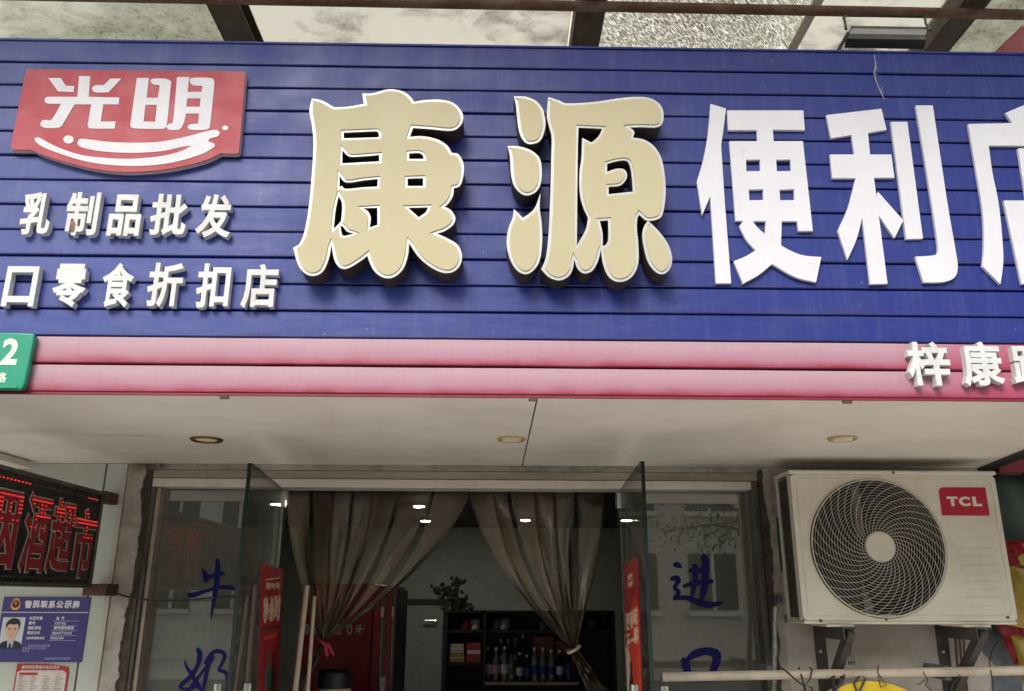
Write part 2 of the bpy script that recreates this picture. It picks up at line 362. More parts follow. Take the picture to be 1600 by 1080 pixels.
def pvc_mat():
    m = bpy.data.materials.new('tan_pvc_strip'); m.use_nodes = True; nt = m.node_tree; nt.nodes.clear()
    out = node(nt, 'ShaderNodeOutputMaterial'); tr = node(nt, 'ShaderNodeBsdfTransparent'); tr.inputs[0].default_value = (.94, .91, .84, 1)
    df = node(nt, 'ShaderNodeBsdfDiffuse'); df.inputs[0].default_value = (.55, .46, .31, 1)
    tl = node(nt, 'ShaderNodeBsdfTranslucent'); tl.inputs[0].default_value = (.5, .42, .28, 1)
    a = node(nt, 'ShaderNodeAddShader'); nt.links.new(df.outputs[0], a.inputs[0]); nt.links.new(tl.outputs[0], a.inputs[1])
    m1 = node(nt, 'ShaderNodeMixShader'); co = coords(nt)
    nt.links.new(ramp(nt, noise(nt, co, 4, 5, .6, (1, 1, .3)), [(.35, .05), (.7, .19)]), m1.inputs[0])
    nt.links.new(tr.outputs[0], m1.inputs[1]); nt.links.new(a.outputs[0], m1.inputs[2])
    gl = node(nt, 'ShaderNodeBsdfGlossy'); gl.inputs['Roughness'].default_value = .12
    fr = node(nt, 'ShaderNodeFresnel'); fr.inputs[0].default_value = 1.5
    b = node(nt, 'ShaderNodeBump'); b.inputs['Strength'].default_value = .5; b.inputs['Distance'].default_value = .02
    nt.links.new(noise(nt, co, 7, 2, .5, (1, 1, .2)), b.inputs['Height']); nt.links.new(b.outputs[0], gl.inputs['Normal']); nt.links.new(b.outputs[0], fr.inputs['Normal'])
    m2 = node(nt, 'ShaderNodeMixShader'); nt.links.new(fr.outputs[0], m2.inputs[0]); nt.links.new(m1.outputs[0], m2.inputs[1]); nt.links.new(gl.outputs[0], m2.inputs[2])
    nt.links.new(m2.outputs[0], out.inputs[0]); return m
MAT['pvc'] = pvc_mat()

def canopy_mat(name, col, dirtcol, damt, cracks=False, dscale=3, trans=.5, lo=.45, hi=.7):
    m = bpy.data.materials.new(name); m.use_nodes = True; nt = m.node_tree; nt.nodes.clear()
    out = node(nt, 'ShaderNodeOutputMaterial'); co = coords(nt)
    d0 = noise(nt, co, dscale, 10, .78, (1, 1.3, 1), .6); dl = noise(nt, co, dscale*.35, 4, .5); d = mix(nt, .5, d0, dl); dm = ramp(nt, d, [(lo, 0.0), (hi, damt)])
    spk = noise(nt, co, dscale*9, 6, .7); dm2 = ramp(nt, spk, [(.54, 0.0), (.6, .9)])
    gate = mix(nt, 1.0, dm, dm2, 'MULTIPLY')
    c = mix(nt, dm, col, dirtcol); c = mix(nt, gate, c, srgb(70, 62, 50))
    if cracks:
        m0 = node(nt, 'ShaderNodeMapping'); m0.inputs['Rotation'].default_value = (0, 0, -.85); nt.links.new(co, m0.inputs[0]); mp = node(nt, 'ShaderNodeMapping'); mp.inputs['Scale'].default_value = (.30, 1.5, 1); nt.links.new(m0.outputs[0], mp.inputs[0])
        wn = noise(nt, co, 12, 2); 
        ma = mix(nt, .05, mp.outputs[0], node_col(nt, co, 10))
        vo = node(nt, 'ShaderNodeTexVoronoi', feature='DISTANCE_TO_EDGE'); vo.inputs['Scale'].default_value = 60; nt.links.new(ma, vo.inputs['Vector'])
        line = ramp(nt, vo.outputs[0], [(.03, 1.0), (.12, 0.0)])
        c = mix(nt, .38, c, srgb(120, 120, 108)); c = mix(nt, line, c, (1, 1, 1, 1))
    tl = node(nt, 'ShaderNodeBsdfTranslucent'); nt.links.new(c, tl.inputs[0])
    tr = node(nt, 'ShaderNodeBsdfTransparent'); nt.links.new(c, tr.inputs[0])
    gl = node(nt, 'ShaderNodeBsdfDiffuse'); nt.links.new(c, gl.inputs[0])
    a = node(nt, 'ShaderNodeMixShader'); a.inputs[0].default_value = .25; nt.links.new(tl.outputs[0], a.inputs[1]); nt.links.new(gl.outputs[0], a.inputs[2])
    mx = node(nt, 'ShaderNodeMixShader'); mx.inputs[0].default_value = trans; nt.links.new(a.outputs[0], mx.inputs[1]); nt.links.new(tr.outputs[0], mx.inputs[2])
    nt.links.new(mx.outputs[0], out.inputs[0]); return m
def node_col(nt, co, scale):
    n = node(nt, 'ShaderNodeTexNoise'); n.inputs['Scale'].default_value = scale; nt.links.new(co, n.inputs[0]); return n.outputs[1]
MAT['canopy_green'] = canopy_mat('milky_green_sheet', srgb(212, 215, 208), srgb(138, 138, 122), .9, dscale=5.5, trans=.35, lo=.4, hi=.7)
MAT['canopy_cream'] = canopy_mat('cream_sheet', srgb(222, 221, 216), srgb(120, 116, 106), .85, dscale=7, trans=.35, lo=.5, hi=.7)
MAT['canopy_crack'] = canopy_mat('crinkled_film_sheet', srgb(205, 208, 196), srgb(140, 136, 116), .75, cracks=True, dscale=5, trans=.35)

def emit_mat(name, col, strength):
    m, nt, bs = new_mat(name); bs.inputs['Base Color'].default_value = col
    bs.inputs['Emission Color'].default_value = col; bs.inputs['Emission Strength'].default_value = strength; return m
MAT['led_on'] = emit_mat('lit_red_led', (1, .06, .05, 1), .34)
MAT['led_off'] = M('unlit_led', srgb(90, 70, 66), .3)
MAT['lamp_on'] = emit_mat('lit_ceiling_lamp', (1, .93, .8, 1), 90)

# ------------------------------------------------------------------ outlines, characters
def smooth_loop(pts, closed=True, sub=5):
    """pts: (x, y) smooth or (x, y, 1) corner -> dense list. Catmull-Rom between smooth points."""
    n = len(pts); out = []
    for i in range(n if closed else n-1):
        p1 = pts[i]; p2 = pts[(i+1) % n]
        p0 = pts[i-1] if (closed or i > 0) else p1; p3 = pts[(i+2) % n] if (closed or i+2 < n) else p2
        c1, c2 = len(p1) > 2, len(p2) > 2
        a, b, c, d = [Vector(q[:2]) for q in (p0, p1, p2, p3)]
        if c1: a = b-(c-b)*.5 if not c2 else b
        if c2: d = c+(c-b)*.5 if not c1 else c
        if c1 and c2: out.append(b); continue
        for k in range(sub):
            t = k/sub
            out.append(.5*((2*b)+(c-a)*t+(2*a-5*b+4*c-d)*t*t+(3*b-a-3*c+d)*t**3))
    if not closed: out.append(Vector(pts[-1][:2]))
    return out
def area(l): return .5*sum(l[i].x*l[(i+1) % len(l)].y-l[(i+1) % len(l)].x*l[i].y for i in range(len(l)))
def offset_loop(l, d):
    """move the loop to its left by d (inwards for a counter-clockwise outline), limited mitre"""
    l = [p for i, p in enumerate(l) if (p-l[i-1]).length > 1e-5]; n = len(l); out = []
    for i in range(n):
        a = (l[i]-l[i-1]).normalized(); b = (l[(i+1) % n]-l[i]).normalized()
        na, nb = Vector((-a.y, a.x)), Vector((-b.y, b.x)); m = na+nb
        if m.length < .2: m = na
        m.normalize(); k = max(.45, m.dot(na)); out.append(l[i]+m*d/k)
    return out
def zoompts(pts, ox, oy, sc): return [((p[0]/sc)+ox, (p[1]/sc)+oy)+tuple(p[2:]) for p in pts]
def loop_on(pts, Y, sub=5):
    """pixel loop -> (x, z) loop on the plane y = Y"""
    d = smooth_loop(pts, sub=sub)
    w3 = [P(p.x, p.y, Y) for p in d]
    return [Vector((p.x, p.z)) for p in w3]
def winding(p, l):
    w_ = 0; n = len(l)
    for i in range(n):
        a, b = l[i-1], l[i]; cr = (b.x-a.x)*(p.y-a.y)-(b.y-a.y)*(p.x-a.x)
        if a.y <= p.y:
            if b.y > p.y and cr > 0: w_ += 1
        elif b.y <= p.y and cr < 0: w_ -= 1
    return w_
def shape(loop, holes, y0, y1):
    """(x, z) counter-clockwise outline and clockwise holes as a closed solid from y0 (front) to y1"""
    mb = MB(); loops = [loop]+list(holes); vs = []; es = []
    for l in loops:
        l = [p for i, p in enumerate(l) if (p-l[i-1]).length > 2e-5]
        o = len(vs); n = len(l); vs += [Vector((p.x, p.y)) for p in l]; es += [(o+i, o+(i+1) % n) for i in range(n)]
    ov, oe, of, _, _, _ = delaunay_2d_cdt(vs, es, [], 0, 1e-6)
    keep = []
    for t in of:
        c = sum((ov[i] for i in t), Vector((0, 0)))/len(t)
        if sum(winding(c, l) for l in loops) > 0: keep.append(tuple(t))
    cnt = {}
    for t in keep:
        for i in range(len(t)):
            e = (t[i], t[(i+1) % len(t)])
            cnt[e] = 1
    n = len(ov); f = []
    for t in keep: f.append(t); f.append(tuple(n+i for i in reversed(t)))
    for a, b in cnt:
        if (b, a) not in cnt: f.append((a, n+a, n+b, b))
    mb.add([(p.x, y0, p.y) for p in ov]+[(p.x, y1, p.y) for p in ov], f)
    return mb
def ccw(l, sign=1): return l if area(l)*sign > 0 else list(reversed(l))

_glyph = {}
def glyph_loops(ch, res):
    c = bpy.data.curves.new('glyph', 'FONT'); c.body = ch; c.resolution_u = res
    o = bpy.data.objects.new('glyph', c); COL.objects.link(o)
    ev = o.evaluated_get(bpy.context.evaluated_depsgraph_get()); m = ev.to_mesh()
    v = [Vector((x.co.x, x.co.y)) for x in m.vertices]; ed = set(); key = {}
    ids = []
    for p in v: k = (round(p.x, 4), round(p.y, 4)); ids.append(key.setdefault(k, len(key)))
    pos = [Vector(k) for k in key]
    for p in m.polygons:
        q = [ids[i] for i in p.vertices]
        ar = area([pos[i] for i in q])
        if ar < 0: q = q[::-1]
        for i in range(len(q)):
            if q[i] != q[(i+1) % len(q)]: ed.add((q[i], q[(i+1) % len(q)]))
    ev.to_mesh_clear(); bpy.data.objects.remove(o); bpy.data.curves.remove(c)
    nxt = {}
    for e in ed:
        if (e[1], e[0]) not in ed: nxt.setdefault(e[0], []).append(e[1])
    loops = []
    while nxt:
        st = next(iter(nxt)); cur = st; l = []
        while cur in nxt:
            l.append(pos[cur]); n_ = nxt[cur].pop()
            if not nxt[cur]: del nxt[cur]
            cur = n_
            if cur == st: break
        if len(l) > 2 and abs(area(l)) > 1e-6: loops.append(l)
    return loops
def glyph(ch, bold=.03, res=3):
    """solid of a character, normalised: x, y in 0..1, z 0 (back) to 1 (front)"""
    key = (ch, bold, res)
    if key in _glyph: return _glyph[key]
    loops = glyph_loops(ch, res)
    loops = [offset_loop(l, -bold) for l in loops] if bold else loops
    mb = shape(loops[0], loops[1:], 0, 1)
    v = mb.v; x0 = min(p.x for p in v); x1 = max(p.x for p in v); y0 = min(p.z for p in v); y1 = max(p.z for p in v)
    v = [Vector(((p.x-x0)/(x1-x0), (p.z-y0)/(y1-y0), 1-p.y)) for p in v]
    _glyph[key] = (v, mb.f, (x1-x0)/(y1-y0)); return _glyph[key]
def glyph_at(mb, ch, origin, u, v, n, bold=.03, res=3, skew=0):
    """origin = lower left of the back face, u/v = full width/height vectors, n = depth vector towards the reader"""
    gv, gf, _ = glyph(ch, bold, res)
    mb.add([origin+u*(p.x+skew*p.y)+v*p.y+n*p.z for p in gv], gf); return mb
def glyph_px(mb, ch, x0, y0, x1, y1, Y, depth, bold=.03, res=3):
    """character whose face fills the pixel box, on the plane y = Y; solid reaches back by depth. Box is given at mid height without lean."""
    cx, cy = (x0+x1)/2, (y0+y1)/2
    c = P(cx, cy, Y); wd = P(x1, cy, Y).x-P(x0, cy, Y).x; zt = P(cx, y0, Y).z; zb = P(cx, y1, Y).z
    return glyph_at(mb, ch, Vector((c.x-wd/2, Y+depth, zb)), Vector((wd, 0, 0)), Vector((0, 0, zt-zb)), Vector((0, -depth, 0)), bold, res)
def text_line(mb, txt, origin, u, v, n, size, bold=.01, gap=1.05, aspect=1.0):
    """flat print: origin lower left, u and v unit vectors"""
    x = 0
    for ch in txt:
        if ch == ' ': x += size*.5; continue
        gv, gf, asp = glyph(ch, bold, 1)
        asc = ord(ch) < 256
        if asc:
            hh = size*.82 if ch not in '-.:' else size*.2; ww = min(asp*hh, size*.6)
            if ch == '-': hh = size*.1; ww = size*.35
        else:
            hh = size; ww = min(asp, 1.1)*size*.95
        ww *= aspect
        glyph_at(mb, ch, origin+u*x+(v*size*.4 if ch == '-' else v*0), u*ww, v*hh, n, bold, 1); x += ww+size*(.14 if asc else .1)*gap
    return x
def ribbon_poly(pts, sub=6):
    """variable width brush stroke; pts: (x, y, width) -> closed loop"""
    c = [Vector((p[0], p[1], p[2])) for p in pts]; dense = []
    n = len(c)
    for i in range(n-1):
        a, b, d, e = c[max(i-1, 0)], c[i], c[i+1], c[min(i+2, n-1)]
        for k in range(sub):
            t = k/sub; dense.append(.5*((2*b)+(d-a)*t+(2*a-5*b+4*d-e)*t*t+(3*b-a-3*d+e)*t**3))
    dense.append(c[-1]); L = []; R = []
    for i, p in enumerate(dense):
        t = (dense[min(i+1, len(dense)-1)]-dense[max(i-1, 0)]).to_2d().normalized(); nn = Vector((-t.y, t.x))
        L.append(p.to_2d()+nn*p.z/2); R.append(p.to_2d()-nn*p.z/2)
    return L, R
#@@SCENE
# ================================================================== LARGE STRUCTURE
XL, XR = -3.2, 3.2
g = MB().box((-60, -60, -.3), (60, 1.2, 0)); structure('ground', g, MAT['ground'])
structure('road', MB().box((-60, -13, .0), (60, -6, .004)), MAT['road'])

# soffit: boards under the sign, with one seam and a cut right end
back_r = PZ(1520, 735, Z_SOFFIT); front_r = PZ(1640, 686, Z_SOFFIT)
sof = thing('soffit', 'long dusty white ceiling board under the red rows of the sign', 'soffit', (0, .6, Z_SOFFIT))
s_f = PZ(840, 621, Z_SOFFIT); s_b = PZ(816, 728, Z_SOFFIT)
gap = .0025
yb = Y_WALL+.06
def seam_x(y): return s_f.x+(s_b.x-s_f.x)*(y-s_f.y)/(s_b.y-s_f.y)
def right_x(y): return back_r.x+(front_r.x-back_r.x)*(y-back_r.y)/(front_r.y-back_r.y)
z0, z1 = Z_SOFFIT, Z_SOFFIT+.012
yf = .004
MB().prism([(XL, yf, z0), (seam_x(yf)-gap, yf, z0), (seam_x(yb)-gap, yb, z0), (XL, yb, z0)], (0, 0, .012)).build('board', MAT['soffit'], sof)
MB().prism([(seam_x(yf)+gap, yf, z0), (right_x(yf), yf, z0), (right_x(yb), yb, z0), (seam_x(yb)+gap, yb, z0)], (0, 0, .012)).build('board', MAT['soffit'], sof)
MB().box((seam_x(yf)-.1, yf, z1+.004), (seam_x(yf)+.1, yb, z1+.012)).build('batten', MAT['seam'], sof)
for px_, py_ in ((350, 618), (833, 621), (1329, 623)):
    p_ = PZ(px_, py_, Z_SOFFIT-.004); MB().box((p_.x-.012, -.003, Z_SOFFIT-.012), (p_.x+.012, .006, Z_SOFFIT-.0045)).build('clip', MAT['seam'], sof)
# small protruding soffit box at far left
e0 = PZ(-40, 660, Z_SOFFIT-.0); e1 = PZ(22, 712, Z_SOFFIT)
MB().box((XL, e0.y, Z_SOFFIT-.03), (e1.x, yb-.1, Z_SOFFIT-.003)).build('cable_cover', MAT['soffit'], sof, bevel=.003)
# trim along the diagonal right end
d = Vector((front_r.x-back_r.x, front_r.y-back_r.y, 0)).normalized(); nn = Vector((-d.y, d.x, 0))
if nn.x < 0: nn = -nn
a = Vector((right_x(yb), yb, 0)); b = Vector((right_x(yf), yf, 0))
lo = [Vector((p.x, p.y, Z_SOFFIT-.012)) for p in (a, b, b+nn*.05, a+nn*.05)]
MB().hexa(lo, [p+Vector((0, 0, .06)) for p in lo]).build('edge_trim', MAT['blackmetal'], sof)

# building wall above and behind the sign (carries the canopy), hidden mostly
structure('upper_wall', MB().box((-6, 1.75, Z_SOFFIT+.35), (6, 2.0, 7.5)), MAT['towerbeige'])
structure('wall_behind_sign', MB().box((-6, 1.31, Z_SOFFIT+.03), (6, 1.74, 3.1)), MAT['plaster'])

# shopfront opening limits
xfl = P(238, 900, 1.28).x                        # left edge of the steel post
x_left_post = P(240, 770, 1.28).x; x_right_post = P(1172, 770, 1.28).x
zh1 = P(700, 737, 1.27).z; zh0 = P(700, 765, 1.27).z     # header top and bottom
x_pl = P(211, 760, Y_WALL).x                     # inner edge of left pillar
x_pr = P(1186, 760, Y_WALL).x                    # inner edge of right wall
# left wall: mint cladding and pillar
xm = P(165, 740, Y_WALL).x; xs0 = P(192, 740, Y_WALL).x; xs1 = P(200, 740, Y_WALL).x
structure('left_wall', MB().box((XL, Y_WALL, 0), (xm-.004, Y_WALL+.05, Z_SOFFIT-.002)), MAT['mint'])
structure('left_wall_core', MB().box((XL, Y_WALL+.055, 0), (x_pl, Y_WALL+.25, Z_SOFFIT-.002)), MAT['mortar'])
structure('left_pillar', MB().box((xm+.006, Y_WALL-.004, 0), (xs0, Y_WALL+.05, Z_SOFFIT-.002)), MAT['mint'])
MB().box((xs0+.001, Y_WALL-.012, 0), (xs1, Y_WALL+.05, Z_SOFFIT-.002)).build('corner_strip', MAT['greystrip'], bevel=.002, label='pale vertical aluminium strip down the left pillar beside the peeling plaster', category='trim strip')
# peeling plaster with a ragged right edge over bare mortar
rx = random.Random(3)
_wk = [0.0]
def walk(r_, amp):
    _wk[0] = _wk[0]*.93+r_.gauss(0, amp*.38)
    return max(-amp*1.6, min(amp*1.6, _wk[0]))+r_.uniform(-.0012, .0012)
def ragged(x0, xw, zlo, zhi, n, amp, y0, y1):
    L = [Vector((x0, zlo))]; 
    for i in range(n+1):
        t = i/n; L.append(Vector((xw+walk(rx, amp), zlo+(zhi-zlo)*t)))
    L.append(Vector((x0, zhi))); return shape(ccw(L), [], y0, y1)
pl = ragged(xs1+.002, x_pl+.032, 0, Z_SOFFIT-.003, 150, .009, Y_WALL-.006, Y_WALL+.03)
structure('left_plaster', pl, MAT['plaster_old'])
structure('left_reveal', MB().box((x_pl-.04, Y_WALL+.006, 0), (x_left_post-.004, Y_WALL+.2, Z_SOFFIT-.002)), MAT['mortar'])
# right wall: white plaster pillar, then bare mortar edge
structure('right_wall', MB().box((x_pr+.05, Y_WALL-.01, 0), (P(1560, 800, Y_WALL).x+.12, Y_WALL+.2, Z_SOFFIT-.002)), MAT['plaster'])
L = [Vector((x_pr+.055, 0))]
for i in range(121):
    t = i/120; L.append(Vector((x_pr+.028+walk(rx, .008), Z_SOFFIT*t-.003*t)))
L.append(Vector((x_pr+.055, Z_SOFFIT-.003)))
structure('right_plaster_edge', shape(ccw(L), [], Y_WALL-.013, Y_WALL+.03), MAT['plaster_old'])
structure('right_reveal', MB().box((x_right_post+.03, Y_WALL-.002, 0), (x_pr+.052, Y_WALL+.2, Z_SOFFIT-.004)), MAT['mortar'])

# ------------------------------------------------------------------ canopy
ZC = 4.0
can = thing('canopy', 'dirty translucent canopy on grimy steel rafters above the blue sign', 'canopy', (0, .5, ZC))
def zx(px, py): return PZ(px, py, ZC-.1).x
raf = [(351, 375, 66), (918, 935, 78), (1452, 1480, 86)]
rafx = []
for (a0, a1, yy) in ((336, 386, 35), (896, 941, 45), (1471, 1512, 45)):
    rafx.append((PZ(a0, yy, ZC-.09).x, PZ(a1, yy, ZC-.09).x))
def rafter(xa, xb, skew=0):
    mb = MB(); t = .008; h = .09; ya, yb2 = -1.05, 1.74
    for (u0, u1, w0, w1) in ((xa, xa+t, 0, h), (xa+t+.0005, xb, 0, t), (xa+t+.0005, xb, h-t, h)):
        z_0, z_1 = ZC-h-.003+w0, ZC-h-.003+w1
        lo = [(u0+skew*ya, ya, z_0), (u1+skew*ya, ya, z_0), (u1+skew*yb2, yb2, z_0), (u0+skew*yb2, yb2, z_0)]
        mb.hexa(lo, [(p[0], p[1], z_1) for p in lo])
    return mb
for i, (xa, xb) in enumerate(rafx):
    rafter(xa, xb).build('rafter', MAT['rafter'], can, bevel=.002)
edges = [-3.3, rafx[0][0]-.004, rafx[1][0]-.004, P(1300, 40, .6).x, rafx[2][0]-.004, 3.4]
mats = ['canopy_green', 'canopy_cream', 'canopy_crack', 'canopy_cream', 'canopy_green']
for i in range(5):
    x0_, x1_ = edges[i]+.004, edges[i+1]-.002
    MB().box((x0_, -1.1, ZC), (x1_, 1.74, ZC+.006)).build('roof_sheet', MAT[mats[i]], can)
MB().box((edges[3]-.02, -1.1, ZC-.012), (edges[3]+.02, 1.74, ZC-.001)).build('joint_strip', MAT['greystrip'], can)
# rusty pipe under the rafters
pa = PZ(-300, -14, ZC-.13); pb = PZ(1900, 29, ZC-.13)
MB().tube([pa, (pa+pb)/2, pb], .021, 12).build('support_pipe', MAT['rust'], can, smooth=True)
for i, (xa, xb) in enumerate(rafx):
    xm_ = (xa+xb)/2; t = (xm_-pa.x)/(pb.x-pa.x); yy = pa.y+(pb.y-pa.y)*t
    pts = [Vector((xm_-.03+.0, yy+.024*math.cos(q), ZC-.13+.024*math.sin(q))) for q in [k*math.pi/6 for k in range(12)]]
    MB().tube(pts, .0035, 6, closed=True).build('pipe_clamp', MAT['rust'], can)
# pink cloth edge over the far right
q = [PZ(1640, 35, ZC-.02), PZ(1596, 42, ZC-.02), PZ(1545, 90, ZC-.02), PZ(1660, 95, ZC-.02)]
MB().prism([(p.x, p.y, ZC-.03) for p in q], (0, 0, .012)).build('pink_cloth', MAT['pinkfilm'], label='pink cloth lying under the canopy at the far right top corner', category='cloth')

# ------------------------------------------------------------------ fascia sign board
board = thing('sign_board', 'long blue ribbed metal shop fascia with two bleached red rows at its foot', 'sign board', (0, 0, Z_SOFFIT))
MB().box((XL, .014, Z_SOFFIT+.001), (XR, .06, Z0-.002)).build('backing', MAT['board_back'], board)
prof = [(.0135, .000), (.001, .0003), (-.0045, .0012), (-.006, .0034), (-.006, .0722), (-.0035, .0752), (.004, .0772), (.0135, .0774)]
rr = random.Random(5)
def panel_mesh(x0, x1, mat):
    """one cladding strip with the slight waviness and dents of thin sheet metal"""
    n = len(prof); N = 90; v = []; f = []; wy = wz = 0.0
    for k in range(N+1):
        x = x0+(x1-x0)*k/N; wy = wy*.85+rr.gauss(0, .00035); wz = wz*.9+rr.gauss(0, .00016)
        for y, z in prof: v.append((x, y+(wy if y < .005 else 0), z+wz*(1 if z < .04 else .6)))
    for k in range(N):
        for i in range(n-1): f.append((k*n+i, k*n+i+1, (k+1)*n+i+1, (k+1)*n+i))
    f.append(tuple(range(n))); f.append(tuple(range((N+1)*n-1, N*n-1, -1)))
    me = bpy.data.meshes.new('panel'); me.from_pydata(v, [], f); me.update()
    bm = bmesh.new(); bm.from_mesh(me); bmesh.ops.recalc_face_normals(bm, faces=bm.faces); bm.to_mesh(me); bm.free()
    me.shade_smooth(); me.set_sharp_from_angle(angle=math.radians(18)); me.materials.append(MAT[mat]); return me
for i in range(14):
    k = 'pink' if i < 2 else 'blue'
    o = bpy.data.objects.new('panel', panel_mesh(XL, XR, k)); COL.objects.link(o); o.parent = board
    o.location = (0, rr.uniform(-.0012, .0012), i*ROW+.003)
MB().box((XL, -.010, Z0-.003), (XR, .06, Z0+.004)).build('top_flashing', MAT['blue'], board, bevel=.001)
MB().box((XL, -.004, Z_SOFFIT-.004), (XR, .003, Z_SOFFIT+.0025)).build('bottom_lip', M('dark_red_lip', srgb(120, 22, 44), .5), board)

# ------------------------------------------------------------------ big cream characters
def lit_char(name, label, outlines, holes, ox, oy, sc, depth=.076, rimw=.0088):
    t = None; parts = []
    all_l = [ccw(loop_on(zoompts(o, ox, oy, sc), -depth)) for o in outlines]
    all_h = [ccw(loop_on(zoompts(h, ox, oy, sc), -depth), -1) for h in holes]
    cx = sum(p.x for p in all_l[0])/len(all_l[0]); cz = min(p.y for l in all_l for p in l)
    t = thing(name, label, 'sign character', (cx, 0, cz), 'large cream characters with steel rims')
    for k, l in enumerate(all_l):
        hs_ = [h for h in all_h if inside(h[0], l)]
        shape(l, hs_, -depth+.004, -.0075).build('return', MAT['return'], t)
        shape(l, hs_, -depth, -depth+.0039).build('rim', MAT['rim'], t, bevel=.0008)
        li = offset_loop(l, rimw); hi_ = [offset_loop(h, rimw*.85) for h in hs_]
        shape(li, hi_, -depth-.003, -depth+.001).build('face', MAT['cream'], t)
    return t
def inside(p, l):
    c = False; n = len(l)
    for i in range(n):
        a, b = l[i], l[i-1]
        if (a.y > p.y) != (b.y > p.y) and p.x < (b.x-a.x)*(p.y-a.y)/(b.y-a.y)+a.x: c = not c
    return c
C = 1
kang = [[(150,108,C),(200,118),(262,152,C),(330,148),(408,135,C),(400,82,C),(450,82),(530,62),(600,72),(640,100),(657,124,C),(720,115),(800,115),(860,135),(897,180),(897,225),(870,258),(830,268),(740,260),(652,254,C),(636,298,C),(700,295),(770,310),(820,340),(845,378,C),(878,385),(902,430),(902,490),(885,540),(855,553,C),(850,590),(830,625),(808,645,C),(840,662),(862,700),(850,735),(810,765),(770,778,C),(820,800),(875,835),(895,885),(885,935),(850,968),(800,972),(740,945),(680,895),(632,825,C),(628,880),(605,950),(560,992),(510,998),(465,970),(440,930),(425,888,C),(390,915),(330,950),(290,948),(262,910),(247,835,C),(235,900),(205,965),(160,988),(115,975),(80,930),(57,848,C),(90,825),(115,760),(135,640),(150,480),(158,330),(150,240),(138,170)]]
kang_h = [[(308,277,C),(470,270,C),(482,280),(482,300,C),(308,306,C)],[(302,362,C),(320,385),(345,397),(400,395),(484,388,C),(484,420,C),(300,430,C)],[(287,490,C),(310,520),(345,524),(400,515),(477,507,C),(475,545,C),(400,549),(320,556),(300,542,C),(287,548,C)],[(283,592,C),(300,630),(297,700),(290,722),(258,755,C),(268,660)],[(292,738,C),(305,745),(325,768),(358,777,C),(320,788),(300,783)],[(405,652,C),(475,650,C),(475,735,C),(437,748,C),(442,700),(430,670)],[(633,380,C),(680,378),(700,390),(705,408,C),(633,408,C)],[(625,505,C),(702,503,C),(702,542,C),(625,542,C)],[(628,650,C),(726,648,C),(715,672),(680,697,C)]]
lit_char('cream_character', 'large cream 康 character with steel rim and dark sides on the blue fascia', kang, kang_h, 440, 120, 3.175)
yuan = [[(275,100,C),(330,118),(370,132),(500,125),(640,105),(740,100),(800,115),(838,150),(848,200),(835,240),(800,252),(740,250),(678,252,C),(702,272),(695,302,C),(750,312),(800,345),(835,400),(852,480),(858,570),(850,650),(835,695),(800,712),(760,712),(727,685,C),(717,705),(715,760),(722,830),(722,920),(700,980),(660,1012),(610,1015),(570,985),(545,920),(537,855,C),(520,920),(490,965),(450,975),(420,950),(403,905,C),(398,950),(375,990),(330,1010),(280,995),(240,955,C),(262,900),(275,800),(285,600),(290,400),(292,300),(280,250),(268,190)],
 [(104,97,C),(160,98),(215,120),(248,160),(258,200),(262,240),(248,295),(225,325),(180,334),(150,315),(130,270),(120,200),(114,140)],
 [(73,343,C),(130,345),(190,365),(230,400),(243,450),(240,520),(220,565),(180,588),(140,580),(105,540),(90,480),(85,400)],
 [(104,655,C),(150,700,C),(205,655),(237,575,C),(233,650),(243,730),(245,830),(230,920),(190,970),(150,978),(110,950),(80,890),(68,820),(78,750),(98,700)],
 [(770,714,C),(820,762),(870,830),(890,900),(880,950),(850,978),(810,970),(770,920),(748,840),(742,780),(752,740)]]
yuan_h = [[(425,252,C),(543,258,C),(525,295),(490,327,C),(443,303,C),(440,400),(430,480),(432,580),(450,650),(473,700,C),(460,760),(417,838,C),(419,600),(421,400)],
 [(567,432,C),(620,418),(665,418),(682,450),(690,500),(695,570,C),(575,583,C),(575,545,C),(630,540),(660,512),(666,482),(648,458),(610,457),(567,472,C)],
 [(530,715,C),(572,712,C),(573,800),(562,832),(545,840,C),(545,780),(537,740)]]
lit_char('cream_character', 'large cream 源 character with three water drops and steel rim beside 康', yuan, yuan_h, 770, 120, 3.175)

# ------------------------------------------------------------------ large white characters
def flat_char(label, outlines, holes, ox, oy, sc, group, depth=.017, mat='white', name='white_character', back=.0062):
    ls = [ccw(loop_on(zoompts(o, ox, oy, sc), -depth)) for o in outlines]; hsx = [ccw(loop_on(zoompts(h, ox, oy, sc), -depth), -1) for h in holes]
    cx = sum(p.x for p in ls[0])/len(ls[0]); t = thing(name, label, 'sign character', (cx, 0, min(p.y for l in ls for p in l)), group)
    for l in ls: shape(l, [h for h in hsx if inside(h[0], l)], -depth, -back).build('stroke_panel', MAT[mat], t, bevel=.0012)
    return t
def cc(l): return [(a, b, 1) for a, b in l]
GW = 'large white flat characters 便利店'
bian = [[(122,127,C),(195,150,C),(184,240),(172,325,C),(190,600,C),(220,975,C),(147,975,C),(120,565,C),(82,655,C),(57,495,C),(85,400),(108,280)],
 [(200,158,C),(560,158,C),(567,252,C),(416,250,C),(420,303,C),(558,303,C),(605,728,C),(537,728,C),(530,682,C),(458,682,C),(455,795,C),(500,820),(560,842),(645,850,C),(620,970,C),(520,945),(412,884,C),(350,935),(275,977,C),(230,870,C),(290,845),(333,818,C),(290,770),(257,705,C),(275,680,C),(240,680,C),(210,303,C),(343,303,C),(340,252,C),(205,252,C)]]
